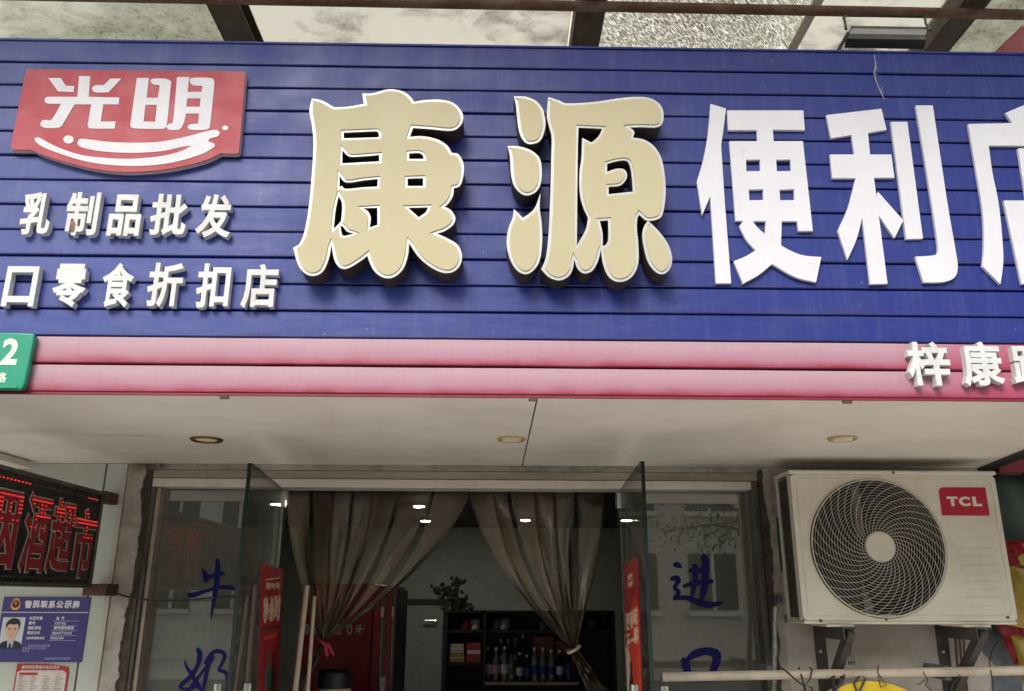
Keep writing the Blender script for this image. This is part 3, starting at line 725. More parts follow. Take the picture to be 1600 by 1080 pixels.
bian_h = [cc([(290,392),(355,391),(357,444),(291,445)]),cc([(432,392),(499,391),(501,444),(435,445)]),cc([(303,533),(370,531),(371,581),(305,582)]),cc([(448,533),(516,531),(518,581),(450,582)]),[(322,682,C),(345,712),(380,742,C),(382,682,C)]]
bian_t = flat_char('large white 便 character with four square holes, first of the three white ones', bian, bian_h, 1070, 120, 3.019, GW)
li = [[(668,180,C),(928,150,C),(953,250,C),(865,265,C),(875,366,C),(975,366,C),(990,477,C),(893,477,C),(957,977,C),(875,979,C),(838,665,C),(810,770),(768,864,C),(722,725,C),(770,620),(807,479,C),(697,479,C),(685,366,C),(800,366,C),(787,275,C),(690,290,C)],
 cc([(912,542),(1032,678),(990,762),(915,655),(903,575)]), cc([(972,212),(1050,212),(1124,764),(1045,766)]),
 [(1090,135,C),(1170,135,C),(1195,300),(1240,600),(1280,830),(1288,900),(1275,945),(1235,965),(1190,970),(1127,970,C),(1088,848,C),(1150,845),(1185,838),(1195,810),(1180,690),(1150,500),(1115,285)]]
flat_char('large white 利 character with a hooked right stroke, between 便 and 店', li, [], 1070, 120, 3.019, GW)
dian = [[(1337,222,C),(1545,218,C),(1513,170,C),(1620,125,C),(1670,218,C),(1965,222,C),(1975,325,C),(1435,325,C),(1452,450),(1482,600),(1500,780),(1503,880),(1490,980,C),(1405,895,C),(1412,800),(1408,650),(1385,500)],
 cc([(1572,337),(1660,337),(1674,430),(1870,430),(1880,500),(1682,500),(1696,583),(1880,583),(1935,978),(1590,978),(1505,583),(1612,583)])]
flat_char('large white 店 character cut off by the right edge of the photo', dian, [cc([(1612,680),(1800,680),(1825,880),(1640,880)])], 1070, 120, 3.019, GW)

def scuff(parent, pts, r_, mat='string', name='scuff_mark'):
    MB().tube([P(70*0+1070+a_/3.019, 120+b_/3.019, -.0172) for a_, b_ in pts], r_, 4).build(name, MAT[mat], parent)
scuff(bian_t, [(290,345),(277,348),(270,358),(272,372),(280,385)], .0006)
scuff(bian_t, [(588,880),(602,884),(615,880),(612,905),(606,925)], .0006)
# ------------------------------------------------------------------ logo plate
ox, oy, sc = 0, 80, 3.3333; DL = .026
def lpx(pts): return zoompts(pts, ox, oy, sc)
plate = [(150,92),(700,97,C),(1255,103),(1275,108),(1281,125),(1275,200,C),(1262,370,C),(1248,515),(1240,532),(1225,537),(1150,535,C),(1060,575),(900,613),(750,630),(620,632),(480,615),(330,578),(220,543),(162,517,C),(75,517),(55,510),(53,492),(70,400,C),(128,115),(135,98)]
pl_ = ccw(loop_on(lpx(plate), -DL))
logo = thing('logo_sign', 'red curved logo plate with white 光明 and a double smile, above the small characters', 'logo sign', (pl_[0].x, 0, min(p.y for p in pl_)))
shape(offset_loop(pl_, .0015), [], -DL+.004, -.0065).build('tray', MAT['logo_edge'], logo)
shape(offset_loop(pl_, .002), [], -DL, -DL+.0045).build('face', MAT['logo_red'], logo, bevel=.001)
gm = [([(412,130,C),(470,130,C),(462,238,C),(622,242,C),(617,277,C),(538,277,C),(524,367,C),(602,367,C),(598,403,C),(480,403),(458,390),(460,365),(475,277,C),(388,277,C),(330,375),(315,395),(290,400),(235,400),(210,385),(218,363),(240,358),(270,355),(318,275,C),(250,273),(232,258),(240,242),(262,238),(403,238,C)],[]),
 ([(252,140,C),(315,140,C),(343,180,C),(387,182,C),(383,213,C),(302,210,C)],[]),
 ([(575,143,C),(632,143,C),(565,214,C),(500,215),(480,200),(487,182),(510,177),(540,177,C)],[]),
 ([(713,140,C),(775,140,C),(764,243,C),(822,243,C),(830,180),(805,176),(785,160),(795,144),(860,144),(890,158),(889,185),(870,375),(860,398),(840,405),(700,402),(680,385),(682,360)],[cc([(757,280),(818,280),(808,368),(748,366)])]),
 ([(922,135,C),(985,135,C),(977,212,C),(1050,212,C),(1055,180,C),(1010,179),(990,162),(1000,140),(1095,140),(1115,155),(1115,180),(1095,375),(1085,403),(1060,410),(1000,410),(978,398),(988,382),(1032,378,C),(1036,325,C),(968,325,C),(960,365),(945,398),(925,410),(885,410),(868,398),(875,382),(900,375,C),(905,340,C)],[cc([(975,246),(1045,246),(1041,290),(970,290)])])]
for l, h in gm:
    shape(ccw(loop_on(lpx(l), -DL-.0015, 4)), [ccw(loop_on(lpx(x), -DL-.0015), -1) for x in h], -DL-.0015, -DL+.001).build('character_stroke', MAT['white'], logo)
smile = [(180,462),(192,450),(215,456),(300,500),(420,540),(560,557),(700,560),(850,545),(950,518),(998,492,C),(940,500),(850,520),(700,530),(550,524),(450,508),(410,492),(405,472),(422,457),(480,462),(600,475),(800,475),(950,450),(1100,412),(1135,414),(1143,428),(1130,445),(1095,455),(1085,470),(1113,480),(1118,495),(1100,510),(1040,540),(900,580),(750,597),(600,595),(450,575),(300,530),(215,495)]
shape(ccw(loop_on(lpx(smile), -DL-.0015, 4)), [], -DL-.0015, -DL+.001).build('smile', MAT['white'], logo)
for (cx_, cy_, ra, rb) in ((357,460,27,21),(1173,400,16,12)):
    e = [(cx_+ra*math.cos(q*math.pi/8), cy_+rb*math.sin(q*math.pi/8)) for q in range(16)]
    shape(ccw(loop_on(lpx(e), -DL-.0015, 2)), [], -DL-.0015, -DL+.001).build('dot', MAT['white'], logo)

# ------------------------------------------------------------------ small raised white characters
def small_char(ch, x0, y0, x1, y1, label, group, depth=.028, bold=.027):
    lean = .155*(y1-y0)*(777-(x0+x1)/2)/707     # px of perspective lean inside the measured box
    w_ = (x1-x0)-abs(lean); cx_ = (x0+x1)/2
    mb = glyph_px(MB(), ch, cx_-w_/2, y0, cx_+w_/2, y1, -depth, depth-.0062, bold)
    return mb.build('white_character', MAT['white_foam'], label=label, category='sign character', group=group)
r1 = [('乳',35,45,290,340,'with a long hooked stroke, at the left end under the logo'),('制',345,45,615,345,'with a chipped foot, right of 乳'),('品',650,62,910,350,'made of three boxes, middle of the upper row'),('批',940,58,1225,345,'beside the three boxes'),('发',1262,60,1535,360,'at the right end of the upper row')]
for ch, a_, b_, c_, d_, s_ in r1:
    so_ = small_char(ch, 20+a_/4.444, 290+b_/4.444, 20+c_/4.444, 290+d_/4.444, 'small raised white %s character, %s' % (ch, s_), 'small white characters 乳制品批发')
    if ch == '制':
        q_ = [P(x_, y_, -.0285) for x_, y_ in ((111, 345), (115, 343), (118, 350), (116, 362), (112, 364), (110, 356))]
        MB().prism(q_, (0, .001, 0)).build('chipped_patch', MAT['rust'], so_)
r2 = [('口',5,57,220,280,'an open square at the left edge'),('零',275,43,495,285,'dense, beside the open square'),('食',548,38,755,285,'roofed, beneath the three stacked boxes'),('折',805,38,1027,285,'with slanting legs, right of the roofed one'),('扣',1080,42,1288,288,'its right half a tall narrow box'),('店',1335,45,1552,290,'lowest and rightmost, beside the cream character')]
for ch, a_, b_, c_, d_, s_ in r2:
    small_char(ch, a_/3.556, 400+b_/3.556, c_/3.556, 400+d_/3.556, 'small raised white %s character, %s' % (ch, s_), 'small white characters 口零食折扣店')
r3 = [('梓',222,140,540,425,'leftmost on the pink rows'),('康',575,140,885,430,'in the middle of the three on the pink rows'),('路',898,158,1210,420,'cut off by the photo edge on the pink rows')]
for ch, a_, b_, c_, d_, s_ in r3:
    small_char(ch, 1360+a_/4.154, 500+b_/4.154, 1360+c_/4.154, 500+d_/4.154, 'small raised white %s character, %s' % (ch, s_), 'small white address characters 梓康路')

# green number plate
YP = -.03
gp = [(-60,519),(30,520,C),(50,521),(54,523),(53,530,C),(39,597,C),(36,605),(30,609),(-80,607,C)]
l = ccw([Vector((P(p[0], p[1], YP).x, P(p[0], p[1], YP).z)) for p in gp])
npl = thing('number_plate', 'green house number plate with a pale 2 on the left end of the pink rows', 'number plate', (l[1].x, YP, min(p.y for p in l)))
shape(l, [], YP, YP+.018).build('plate', MAT['green'], npl, bevel=.004)
mb = MB(); glyph_px(mb, '2', 2.5, 529, 28.5, 570, YP-.0012, .001, .035, 6); mb.build('digit', MAT['plate_text'], npl)
mb = MB(); glyph_px(mb, '路', -7.5, 582, 10.5, 597.5, YP-.0012, .001, .03); mb.build('street_character', MAT['plate_text'], npl)
mb = MB(); mb.box((P(-60, 604, YP).x, YP-.003, P(0, 606.5, YP).z), (P(27, 604, YP).x, YP-.0005, P(0, 603.5, YP).z)); mb.build('raised_edge', MAT['green'], npl)

# string wisp hanging on the fascia
pts = [P(x_, y_, -.012-.01*random.random()) for x_, y_ in ((1366,86),(1368,100),(1366,115),(1370,130),(1376,143),(1381,155))]
mb = MB().tube(pts, .0012, 5)
for k in range(10):
    p0 = pts[1+k % 4]; mb.tube([p0, p0+Vector((rr.uniform(-.012, .012), -.004, rr.uniform(-.03, .02)))], .0007, 4)
mb.build('string_wisp', MAT['string'], label='frayed grey string hanging over the top blue rows above 利', category='string')

# ------------------------------------------------------------------ floodlight on the sign top
fl = thing('floodlight', 'black floodlight on a U bracket hanging from the rusty pipe at top right', 'floodlight', PZ(1388, 60, ZC-.3))
Zf = ZC-.42
def fz(x_, y_, dz=0): return PZ(x_, y_, Zf+dz)
a0, a1 = P(1326, 49, .10), P(1452, 49, .10)
b0, b1 = P(1331, 40, .24), P(1450, 42, .24)
yfl = .10
A = [P(1322, 60, .06), P(1448, 62, .06), P(1452, 42, .20), P(1330, 40, .20)]       # underside plate, tilted
nrm = (A[1]-A[0]).cross(A[3]-A[0]).normalized()
if nrm.dot(A[0]-CAM) < 0: nrm = -nrm
MB().hexa(A, [p+nrm*.03 for p in A]).build('housing', MAT['blackmetal'], fl, bevel=.003)
ce = sum(A, Vector())/4; Lq = [A[0].lerp(A[3], .30), A[1].lerp(A[2], .30), A[1].lerp(A[2], .72), A[0].lerp(A[3], .72)]; cl_ = sum(Lq, Vector())/4; In = [p+(cl_-p).normalized()*.006-nrm*.002 for p in Lq]
MB().hexa(In, [p+nrm*.004 for p in In]).build('lens', M('grey_lens', srgb(168, 166, 164), .6), fl)
fins = MB()
for k in range(26):
    t = (k+.5)/26; p = A[3].lerp(A[2], t)+nrm*.031; q2 = A[0].lerp(A[1], t)+nrm*.031
    u = (A[2]-A[3]).normalized()*.0013
    fins.hexa([p-u, p+u, q2+u, q2-u], [x+nrm*.02+(A[3]-A[0])*.45 for x in (p-u, p+u, q2+u, q2-u)])
fins.build('cooling_fins', MAT['blackmetal'], fl, kind='stuff')
yk = [A[3].lerp(A[0], .5)+Vector((-.008, 0, .01)), P(1320, 33, .28), P(1318, 27, .32), P(1324, 25, .34), P(1440, 26, .34), P(1446, 29, .32), P(1446, 36, .28), A[2].lerp(A[1], .5)+Vector((.008, 0, .01))]
MB().tube(yk, .0045, 6).build('bracket', MAT['blackmetal'], fl, smooth=True)
MB().tube([P(1325, 52, .05), P(1307, 84, .02), P(1300, 96, .02)], .006, 6).build('arm', MAT['blackmetal'], fl)

# ------------------------------------------------------------------ downlights in the soffit
def downlight(px, py, label, ringmat, dark, r=None):
    c = PZ(px, py, Z_SOFFIT); r = r or .055
    t = thing('downlight', label, 'downlight', c, 'recessed downlights in the soffit')
    MB().lathe([(r, 0), (r, -.004), (r*.93, -.008), (r*.80, -.006), (r*.74, .0), (r*.72, .004)][::1], c+Vector((0, 0, -.0005)), 'z', 40).build('ring', MAT[ringmat], t, smooth=True)
    MB().lathe([(r*.70, 0), (r*.66, -.006 if not dark else .0), (r*.3, -.009 if not dark else -.002)], c+Vector((0, 0, -.003)), 'z', 32).build('lens', MAT['lens'], t, smooth=True)
downlight(323, 686, 'round downlight with a dark brass ring, leftmost in the soffit', 'gold', True)
downlight(799, 685, 'round downlight with a pale gold ring beside the soffit seam', 'goldlight', False, .049)
downlight(1316, 684, 'faint pale downlight in the soffit above the air conditioner', 'goldlight', False, .049)
# ================================================================== SHOPFRONT
sf = thing('glass_shopfront', 'stainless framed glass shopfront with fixed panes either side of the doorway', 'shopfront', (0, Y_GLASS, 0))
zmid = P(700, 750, 1.27).z
MB().box((x_pl+.005, 1.262, zmid+.001), (x_pr, 1.38, zh1+.0)).build('header_beam', MAT['steel'], sf, bevel=.002)
hd = MB(); lo = [(x_left_post, 1.256, zmid), (x_right_post, 1.256, zmid), (x_right_post, 1.37, zh0), (x_left_post, 1.37, zh0)]
hd.box((x_left_post, 1.254, zh0+.004), (x_right_post, 1.372, zmid-.001)); hd.build('header_trim', MAT['steel_light'], sf, bevel=.003)
MB().box((x_left_post-.024, 1.262, 0), (x_left_post+.013, 1.37, zmid-.002)).build('left_post', MAT['frame_dark'], sf, bevel=.003)
MB().box((x_left_post+.0135, 1.275, 0), (x_left_post+.03, 1.36, zh0+.002)).build('left_channel', MAT['steel'], sf, bevel=.002)
MB().box((x_right_post+.004, 1.262, 0), (x_right_post+.03, 1.37, zmid-.002)).build('right_post', MAT['frame_dark'], sf, bevel=.003)
xd0, xd1 = P(447, 768, Y_GLASS).x, P(966, 768, Y_GLASS).x        # doorway limits
pane_l = MB().box((x_left_post+.0305, Y_GLASS, .05), (xd0-.004, Y_GLASS+.010, zh0+.002)); pane_l.build('fixed_pane', MAT['glass'], sf)
pane_r = MB().box((xd1+.004, Y_GLASS, .05), (x_right_post+.0035, Y_GLASS+.010, zh0+.002)); pane_r.build('fixed_pane', MAT['glass'], sf)
for x_ in (xd0, xd1):
    MB().box((x_-.0035, Y_GLASS-.001, .05), (x_+.0035, Y_GLASS+.011, zh0-.002)).build('pane_edge', MAT['glass_edge'], sf)
    MB().box((x_-.011, Y_GLASS-.012, zh0-.062), (x_+.011, Y_GLASS+.024, zh0-.004)).build('patch_fitting', MAT['chrome'], sf, bevel=.002)
# ragged sealant bead along the soffit
pts = []; n = 90
mb = MB()
for i in range(n):
    x0_ = x_pl-.02+(x_pr+.08-x_pl)*i/n; x1_ = x_pl-.02+(x_pr+.08-x_pl)*(i+1)/n-.0005
    h_ = rr.uniform(.004, .014); mb.box((x0_, Y_WALL-.004-rr.uniform(0, .008), Z_SOFFIT-.001-h_), (x1_, Y_WALL+.02, Z_SOFFIT-.001))
mb.build('sealant_bead', MAT['plaster_old'], sf, kind='stuff')
MB().box((x_pl-.02, Y_WALL+.004, zh1+.001), (x_pr+.04, Y_WALL+.12, Z_SOFFIT-.003)).build('lintel_strip', MAT['plaster_old'], sf)

# swung-open doors
def door(free_px, hinge_x, label, posters, handle_px):
    top = PZ(free_px[0], free_px[1], zh0-.006); hinge = Vector((hinge_x, Y_GLASS-.03, 0))
    fx = Vector((top.x, top.y, 0)); u = (fx-Vector((hinge.x, hinge.y, 0))); Ld = u.length; u.normalize(); nrm = Vector((u.y, -u.x, 0))
    if nrm.x*(1 if free_px[0] > 700 else -1) < 0: nrm = -nrm        # outward face
    t = thing('glass_door', label, 'glass door', hinge)
    th = .012; b = hinge+u*.01; e = hinge+u*(Ld-.006)
    def slab(p, q, w_, z_0, z_1): 
        return MB().hexa([Vector((p.x, p.y, z_0))-nrm*w_/2, Vector((q.x, q.y, z_0))-nrm*w_/2, Vector((q.x, q.y, z_0))+nrm*w_/2, Vector((p.x, p.y, z_0))+nrm*w_/2],
                         [Vector((p.x, p.y, z_1))-nrm*w_/2, Vector((q.x, q.y, z_1))-nrm*w_/2, Vector((q.x, q.y, z_1))+nrm*w_/2, Vector((p.x, p.y, z_1))+nrm*w_/2])
    slab(b, e, th, .02, zh0-.010).build('pane', MAT['doorglass'], t)
    slab(e+u*.0005, e+u*.0075, th, .02, zh0-.008).build('free_edge', MAT['glass_edge'], t)
    slab(b, e, th+.001, zh0-.0095, zh0-.0065).build('top_edge', MAT['glass_edge'], t)
    slab(b-u*.006, b+u*.045, th+.016, zh0-.075, zh0-.012).build('hinge_patch', MAT['chrome'], t, bevel=.002)
    for (hx, hy) in handle_px:
        hp = PL(hx, hy, hinge, nrm); side = 1 if (hx < free_px[0]) == (free_px[0] < 700) else -1
        base = e-u*.06
        off = nrm*.045*side
        zt = P(hx, hy, base.y).z
        hb = Vector((base.x, base.y, 0))+off
        MB().tube([hb+Vector((0, 0, .75)), hb+Vector((0, 0, zt))], .0125, 12).tube([hb+Vector((0, 0, zt-.05)), hb-off+Vector((0, 0, zt-.05))], .008, 8).build('handle', MAT['chrome'], t, smooth=True)
    return t, hinge, u, nrm, Ld
dl, hl, ul, nl, Ll = door((390.5, 723), xd0, 'left glass door swung out, with a red sale poster', None, ((340, 1068), (397, 1068)))
dr, hr, ur, nr_, Lr = door((1004, 720), xd1, 'right glass door swung out, with a red and orange poster', None, ((985, 1070), (1045, 1072)))

def quad_on(hinge, nrm, px4, lift):
    o_ = hinge+nrm*lift
    return [PL(x_, y_, o_, nrm) for x_, y_ in px4]
def bil(q, s_, t_): return q[0].lerp(q[1], s_).lerp(q[3].lerp(q[2], s_), t_)     # q: TL TR BR BL
def plate_on(q, nrm, th): return MB().hexa(q, [p+nrm*th for p in q])
# left poster: both leaves show it through the glass -> on the face towards the doorway
def face_n(nrm, p): return nrm if (CAM-p).dot(nrm) > 0 else -nrm
fn = face_n(nl, hl)
q = quad_on(hl, nl, [(404.5, 880), (439, 890), (430, 1110), (400, 1110)], 0); q = [p+fn*.0075 for p in q]
pl1 = thing('poster', 'red sale poster with pale slanted characters and a dark bottle on the left door', 'poster', q[3])
plate_on(q, fn, .001).build('sheet', MAT['poster_red'], pl1)
def sub(q, a, b, c, d): return [bil(q, a, b), bil(q, c, b), bil(q, c, d), bil(q, a, d)]
W_ = lambda qq: (qq[1]-qq[0])
plate_on([bil(q,.2,.10), bil(q,.85,.06), bil(q,.85,.068), bil(q,.2,.108)], fn, .0018).build('line', MAT['poster_pale'], pl1)
mb = MB()
for ch, s0, s1, t0, t1 in (('限', .22, .42, .12, .165), ('时', .44, .64, .11, .155), ('特', .66, .86, .10, .145)):
    o_ = bil(q, s0, t1); glyph_at(mb, ch, o_+fn*.001, bil(q, s1, t1)-o_, bil(q, s0, t0)-o_, fn*.001, .03, 2)
for ch, s0, s1, t0, t1 in (('秒', .12, .36, .22, .40), ('杀', .38, .62, .20, .385), ('时', .64, .94, .18, .37)):
    o_ = bil(q, s0, t1); glyph_at(mb, ch, o_+fn*.001, bil(q, s1, t1)-o_, bil(q, s0, t0)-o_, fn*.001, .05, 2)
mb.build('printed_characters', MAT['poster_pale'], pl1)
plate_on([bil(q,.05,.44), bil(q,.9,.40), bil(q,.9,.412), bil(q,.05,.455)], fn, .0018).build('line', MAT['poster_dark'], pl1)
plate_on([bil(q,.2,.49), bil(q,.8,.45), bil(q,.8,.48), bil(q,.2,.52)], fn, .0018).build('line', MAT['poster_orange'], pl1)
def bottle_print(q, cx_, t0, t1, wd, fn, mat, parent, nm='bottle_print'):
    pr = [(-.35,0),(.35,0),(.35,.16),(.32,.25),(.7,.4),(1,.52),(1,.97),(.9,1),(-.9,1),(-1,.97),(-1,.52),(-.7,.4),(-.32,.25),(-.35,.16)]
    pts = [bil(q, cx_+a_*wd, t0+(t1-t0)*b_) for a_, b_ in pr]
    MB().prism([p+fn*.0012 for p in pts], fn*.0009).build(nm, MAT[mat], parent)
bottle_print(q, .42, .60, .86, .13, fn, 'poster_green', pl1); bottle_print(q, .68, .58, .87, .14, fn, 'poster_dark', pl1)
# right poster
fn2 = face_n(nr_, hr)
q = quad_on(hr, nr_, [(977, 884), (1000, 869), (1007, 1110), (985, 1110)], 0); q = [p+fn2*.0075 for p in q]
pl2 = thing('poster', 'red and orange poster with a leaning bottle picture on the right door', 'poster', q[3])
plate_on(q, fn2, .001).build('sheet', MAT['poster_red'], pl2)
pts = [bil(q, a_, b_) for a_, b_ in ((.55,.30),(.8,.26),(.98,.34),(.98,.97),(.7,.99),(.35,.8),(.3,.5))]
MB().prism([p+fn2*.0011 for p in pts], fn2*.0006).build('orange_print', MAT['poster_orange'], pl2)
pts = [bil(q, a_, b_) for a_, b_ in ((.02,.56),(.3,.62),(.5,.82),(.5,.97),(.02,.97))]
MB().prism([p+fn2*.0018 for p in pts], fn2*.0005).build('pale_print', MAT['poster_pale'], pl2)
mb = MB()
for ch, s0, s1, t0, t1 in (('烹', .3, .7, .09, .13), ('饪', .3, .7, .14, .18), ('更', .08, .34, .35, .47), ('有', .36, .62, .34, .46), ('味', .64, .92, .33, .45), ('不', .08, .34, .49, .60), ('一', .36, .62, .53, .55), ('样', .64, .92, .46, .57)):
    o_ = bil(q, s0, t1); glyph_at(mb, ch, o_+fn2*.0012, bil(q, s1, t1)-o_, bil(q, s0, t0)-o_, fn2*.0012, .04, 2)
mb.build('printed_characters', MAT['poster_pale'], pl2)
bottle_print([p+fn2*.0012 for p in q], .38, .68, .98, .17, fn2, 'poster_dark', pl2)

# brush characters in navy vinyl on the fixed panes
def brush(label, strokes, ox, oy, sc, polys=()):
    ms = []; k = 0
    al = []
    for st in strokes:
        L, R = ribbon_poly([((p[0]/sc)+ox, (p[1]/sc)+oy, p[2]/sc) for p in st]); al.append(L+R[::-1])
    for pp in polys: al.append([Vector(p) for p in smooth_loop(zoompts(pp, ox, oy, sc), sub=3)])
    c = P(al[0][0].x, al[0][0].y, Y_GLASS); t = thing('vinyl_character', label, 'vinyl character', c)
    for k, lp in enumerate(al):
        y0 = Y_GLASS-.0012-.0006*k
        w3 = [P(p.x, p.y, y0) for p in lp]
        # two-sided strip made from quads between the two edges for strokes, a filled outline otherwise
        mb = MB()
        if k < len(strokes):
            n = len(lp)//2; L = w3[:n]; R = w3[n:][::-1]
            v = []
            for i in range(n): v += [L[i], R[i], L[i]+Vector((0, .0004, 0)), R[i]+Vector((0, .0004, 0))]
            f = []
            for i in range(n-1):
                a_ = i*4; f += [(a_, a_+1, a_+5, a_+4), (a_+2, a_+6, a_+7, a_+3), (a_, a_+4, a_+6, a_+2), (a_+1, a_+3, a_+7, a_+5)]
            f += [(0, 2, 3, 1), (n*4-4, n*4-3, n*4-1, n*4-2)]
            mb.add(v, f)
        else: mb.prism(w3, (0, .0004, 0))
        mb.build('brush_stroke', MAT['stickerblue'], t)
    return t
brush('navy brushed 牛 character on the left fixed pane', [
    [(538,458,14),(540,500,26),(536,560,26),(524,640,20),(514,700,12),(508,748,3)],
    [(466,506,4),(478,525,20),(486,550,30),(482,572,12)], [(478,548,18),(520,538,20),(555,530,20),(573,525,12)],
    [(398,632,18),(430,628,24),(480,612,16),(540,596,18),(590,594,22),(620,602,14)]], 160, 720, 3)
brush('navy brushed 奶 character under 牛, cut by the photo foot', [
    [(386,937,8),(396,970,14),(420,1005,20),(446,1050,20),(475,1095,14)], [(444,878,14),(456,910,26),(446,960,20),(415,1010,22),(375,1045,20),(368,1066,16),(410,1070,14),(450,1055,14)],
    [(385,1100,16),(430,1040,16),(490,960,12)],
    [(478,955,14),(510,905,18),(545,893,20),(572,912,18),(560,950,14),(545,980,14),(578,995,18),(588,1040,18),(575,1110,12)], [(520,912,18),(496,960,18),(482,1020,18),(466,1100,10)]], 160, 720, 3)
brush('navy brushed 进 character on the right fixed pane', [
    [(262,520,14),(280,520,27),(300,532,8)], [(248,582,14),(275,580,27),(284,592,22),(268,622,16),(286,640,19),(268,668,19)],
    [(262,668,19),(320,666,22),(380,688,30),(430,697,27),(480,686,11)], [(330,545,14),(370,545,22),(422,536,22)], [(306,616,14),(350,602,22),(400,596,22),(440,592,16)],
    [(358,515,24),(360,560,24),(356,610,22),(345,665,11)], [(388,480,22),(404,500,30),(404,580,30),(396,640,27),(388,676,11)]], 960, 700, 2.843)
brush('navy brushed 口 character under 进 on the right fixed pane', [
    [(296,940,14),(312,950,35),(322,985,35),(330,1030,30)], [(325,940,19),(360,915,35),(410,903,35),(448,915,43),(455,940,38),(440,985,32),(425,1030,30)], [(330,1030,27),(380,1026,27),(430,1028,27)]], 960, 700, 2.843)

# ------------------------------------------------------------------ strip curtains
def curtain(tops, gather, tail, label, leftside, knot_mat):
    YC = 1.46
    g = P(gather[0], gather[1], YC); t = thing('strip_curtain', label, 'strip curtain', Vector((P(sum(tops[0])/2, 768, YC).x, YC, zh0)))
    for i, (xa, xb) in enumerate(tops):
        pa_, pb_ = P(xa, 764, YC), P(xb, 764, YC); y_off = (i % 2)*.022+i*.006
        N, Mw = 22, 8; v = []; f = []
        mid = (pa_+pb_)/2; w0 = (pb_.x-pa_.x)
        ctrl = Vector((mid.x+(g.x-mid.x)*.12, 0, mid.z+(g.z-mid.z)*.52))
        ph = rr.uniform(0, 6); wob = rr.uniform(.6, 1.3)
        for a_ in range(N+1):
            s_ = a_/N
            cx_ = (1-s_)**2*mid.x+2*s_*(1-s_)*ctrl.x+s_*s_*g.x; cz_ = (1-s_)**2*mid.z+2*s_*(1-s_)*ctrl.z+s_*s_*g.z
            wd = w0*.94*(1-s_)**1.25+.013+.012*math.sin(s_*math.pi); slope_dx = (g.x-mid.x)*(s_**.7)*.3
            for b_ in range(Mw+1):
                u_ = b_/Mw-.5
                fold = math.sin(u_*math.pi*(.8+s_*1.0)*wob+ph)*(.009+.005*s_)+.012*math.sin(s_*7+ph)*(u_*2)
                v.append(Vector((cx_+u_*wd, YC+y_off*(1-s_*.6)+fold, cz_+u_*wd*(.35 if leftside else -.35)*s_)))
        for a_ in range(N):
            for b_ in range(Mw):
                k = a_*(Mw+1)+b_; f.append((k, k+1, k+Mw+2, k+Mw+1))
        o = obj('strip', v, f, MAT['pvc'], t, smooth=True)
        sm = o.modifiers.new('solid', 'SOLIDIFY'); sm.thickness = .0015
    # tail bundle
    e = P(tail[0], tail[1], YC); v = []; f = []; N, Mw = 12, 10
    for a_ in range(N+1):
        s_ = a_/N; c_ = g.lerp(e, s_); wd = .03+.05*s_**1.3
        for b_ in range(Mw+1):
            u_ = b_/Mw-.5; v.append(c_+Vector((u_*wd, math.sin(u_*22+s_*3)*.014+.02, u_*wd*.3)))
    for a_ in range(N):
        for b_ in range(Mw): k = a_*(Mw+1)+b_; f.append((k, k+1, k+Mw+2, k+Mw+1))
    obj('tail', v, f, MAT['pvc'], t, smooth=True).modifiers.new('solid', 'SOLIDIFY').thickness = .002
    dr_ = (e-g).normalized(); sd_ = dr_.cross(Vector((0, 1, 0))).normalized()
    ring = [g+sd_*(.028*math.cos(q))+Vector((0, .03*math.sin(q), 0)) for q in [k*math.pi/7 for k in range(14)]]
    mb = MB().tube(ring, .006, 6, closed=True)
    mb.build('tie', MAT[knot_mat], t, smooth=True)
    if leftside:
        for (dx, dz) in ((.03, -.05), (.065, -.045)):
            p0 = g+Vector((dx*.3, -.03, -.005)); MB().hexa([p0, p0+Vector((.012, 0, 0)), p0+Vector((.012+dx*.4, 0, dz)), p0+Vector((dx*.4, 0, dz))], [x+Vector((0, .002, 0)) for x in (p0, p0+Vector((.012, 0, 0)), p0+Vector((.012+dx*.4, 0, dz)), p0+Vector((dx*.4, 0, dz)))]).build('ribbon_end', MAT['ribbon_red'], t)
    return t
curtain([(448, 482), (486, 520), (523, 548), (552, 590), (580, 622), (618, 678), (676, 735)], (505, 1003), (458, 1085), 'tan plastic strip curtain tied back at the left of the doorway with a red ribbon', True, 'ribbon_red')
curtain([(733, 770), (764, 792), (798, 835), (832, 865), (866, 898), (902, 948)], (897, 1015), (938, 1090), 'tan plastic strip curtain tied back at the right of the doorway', False, 'wood')

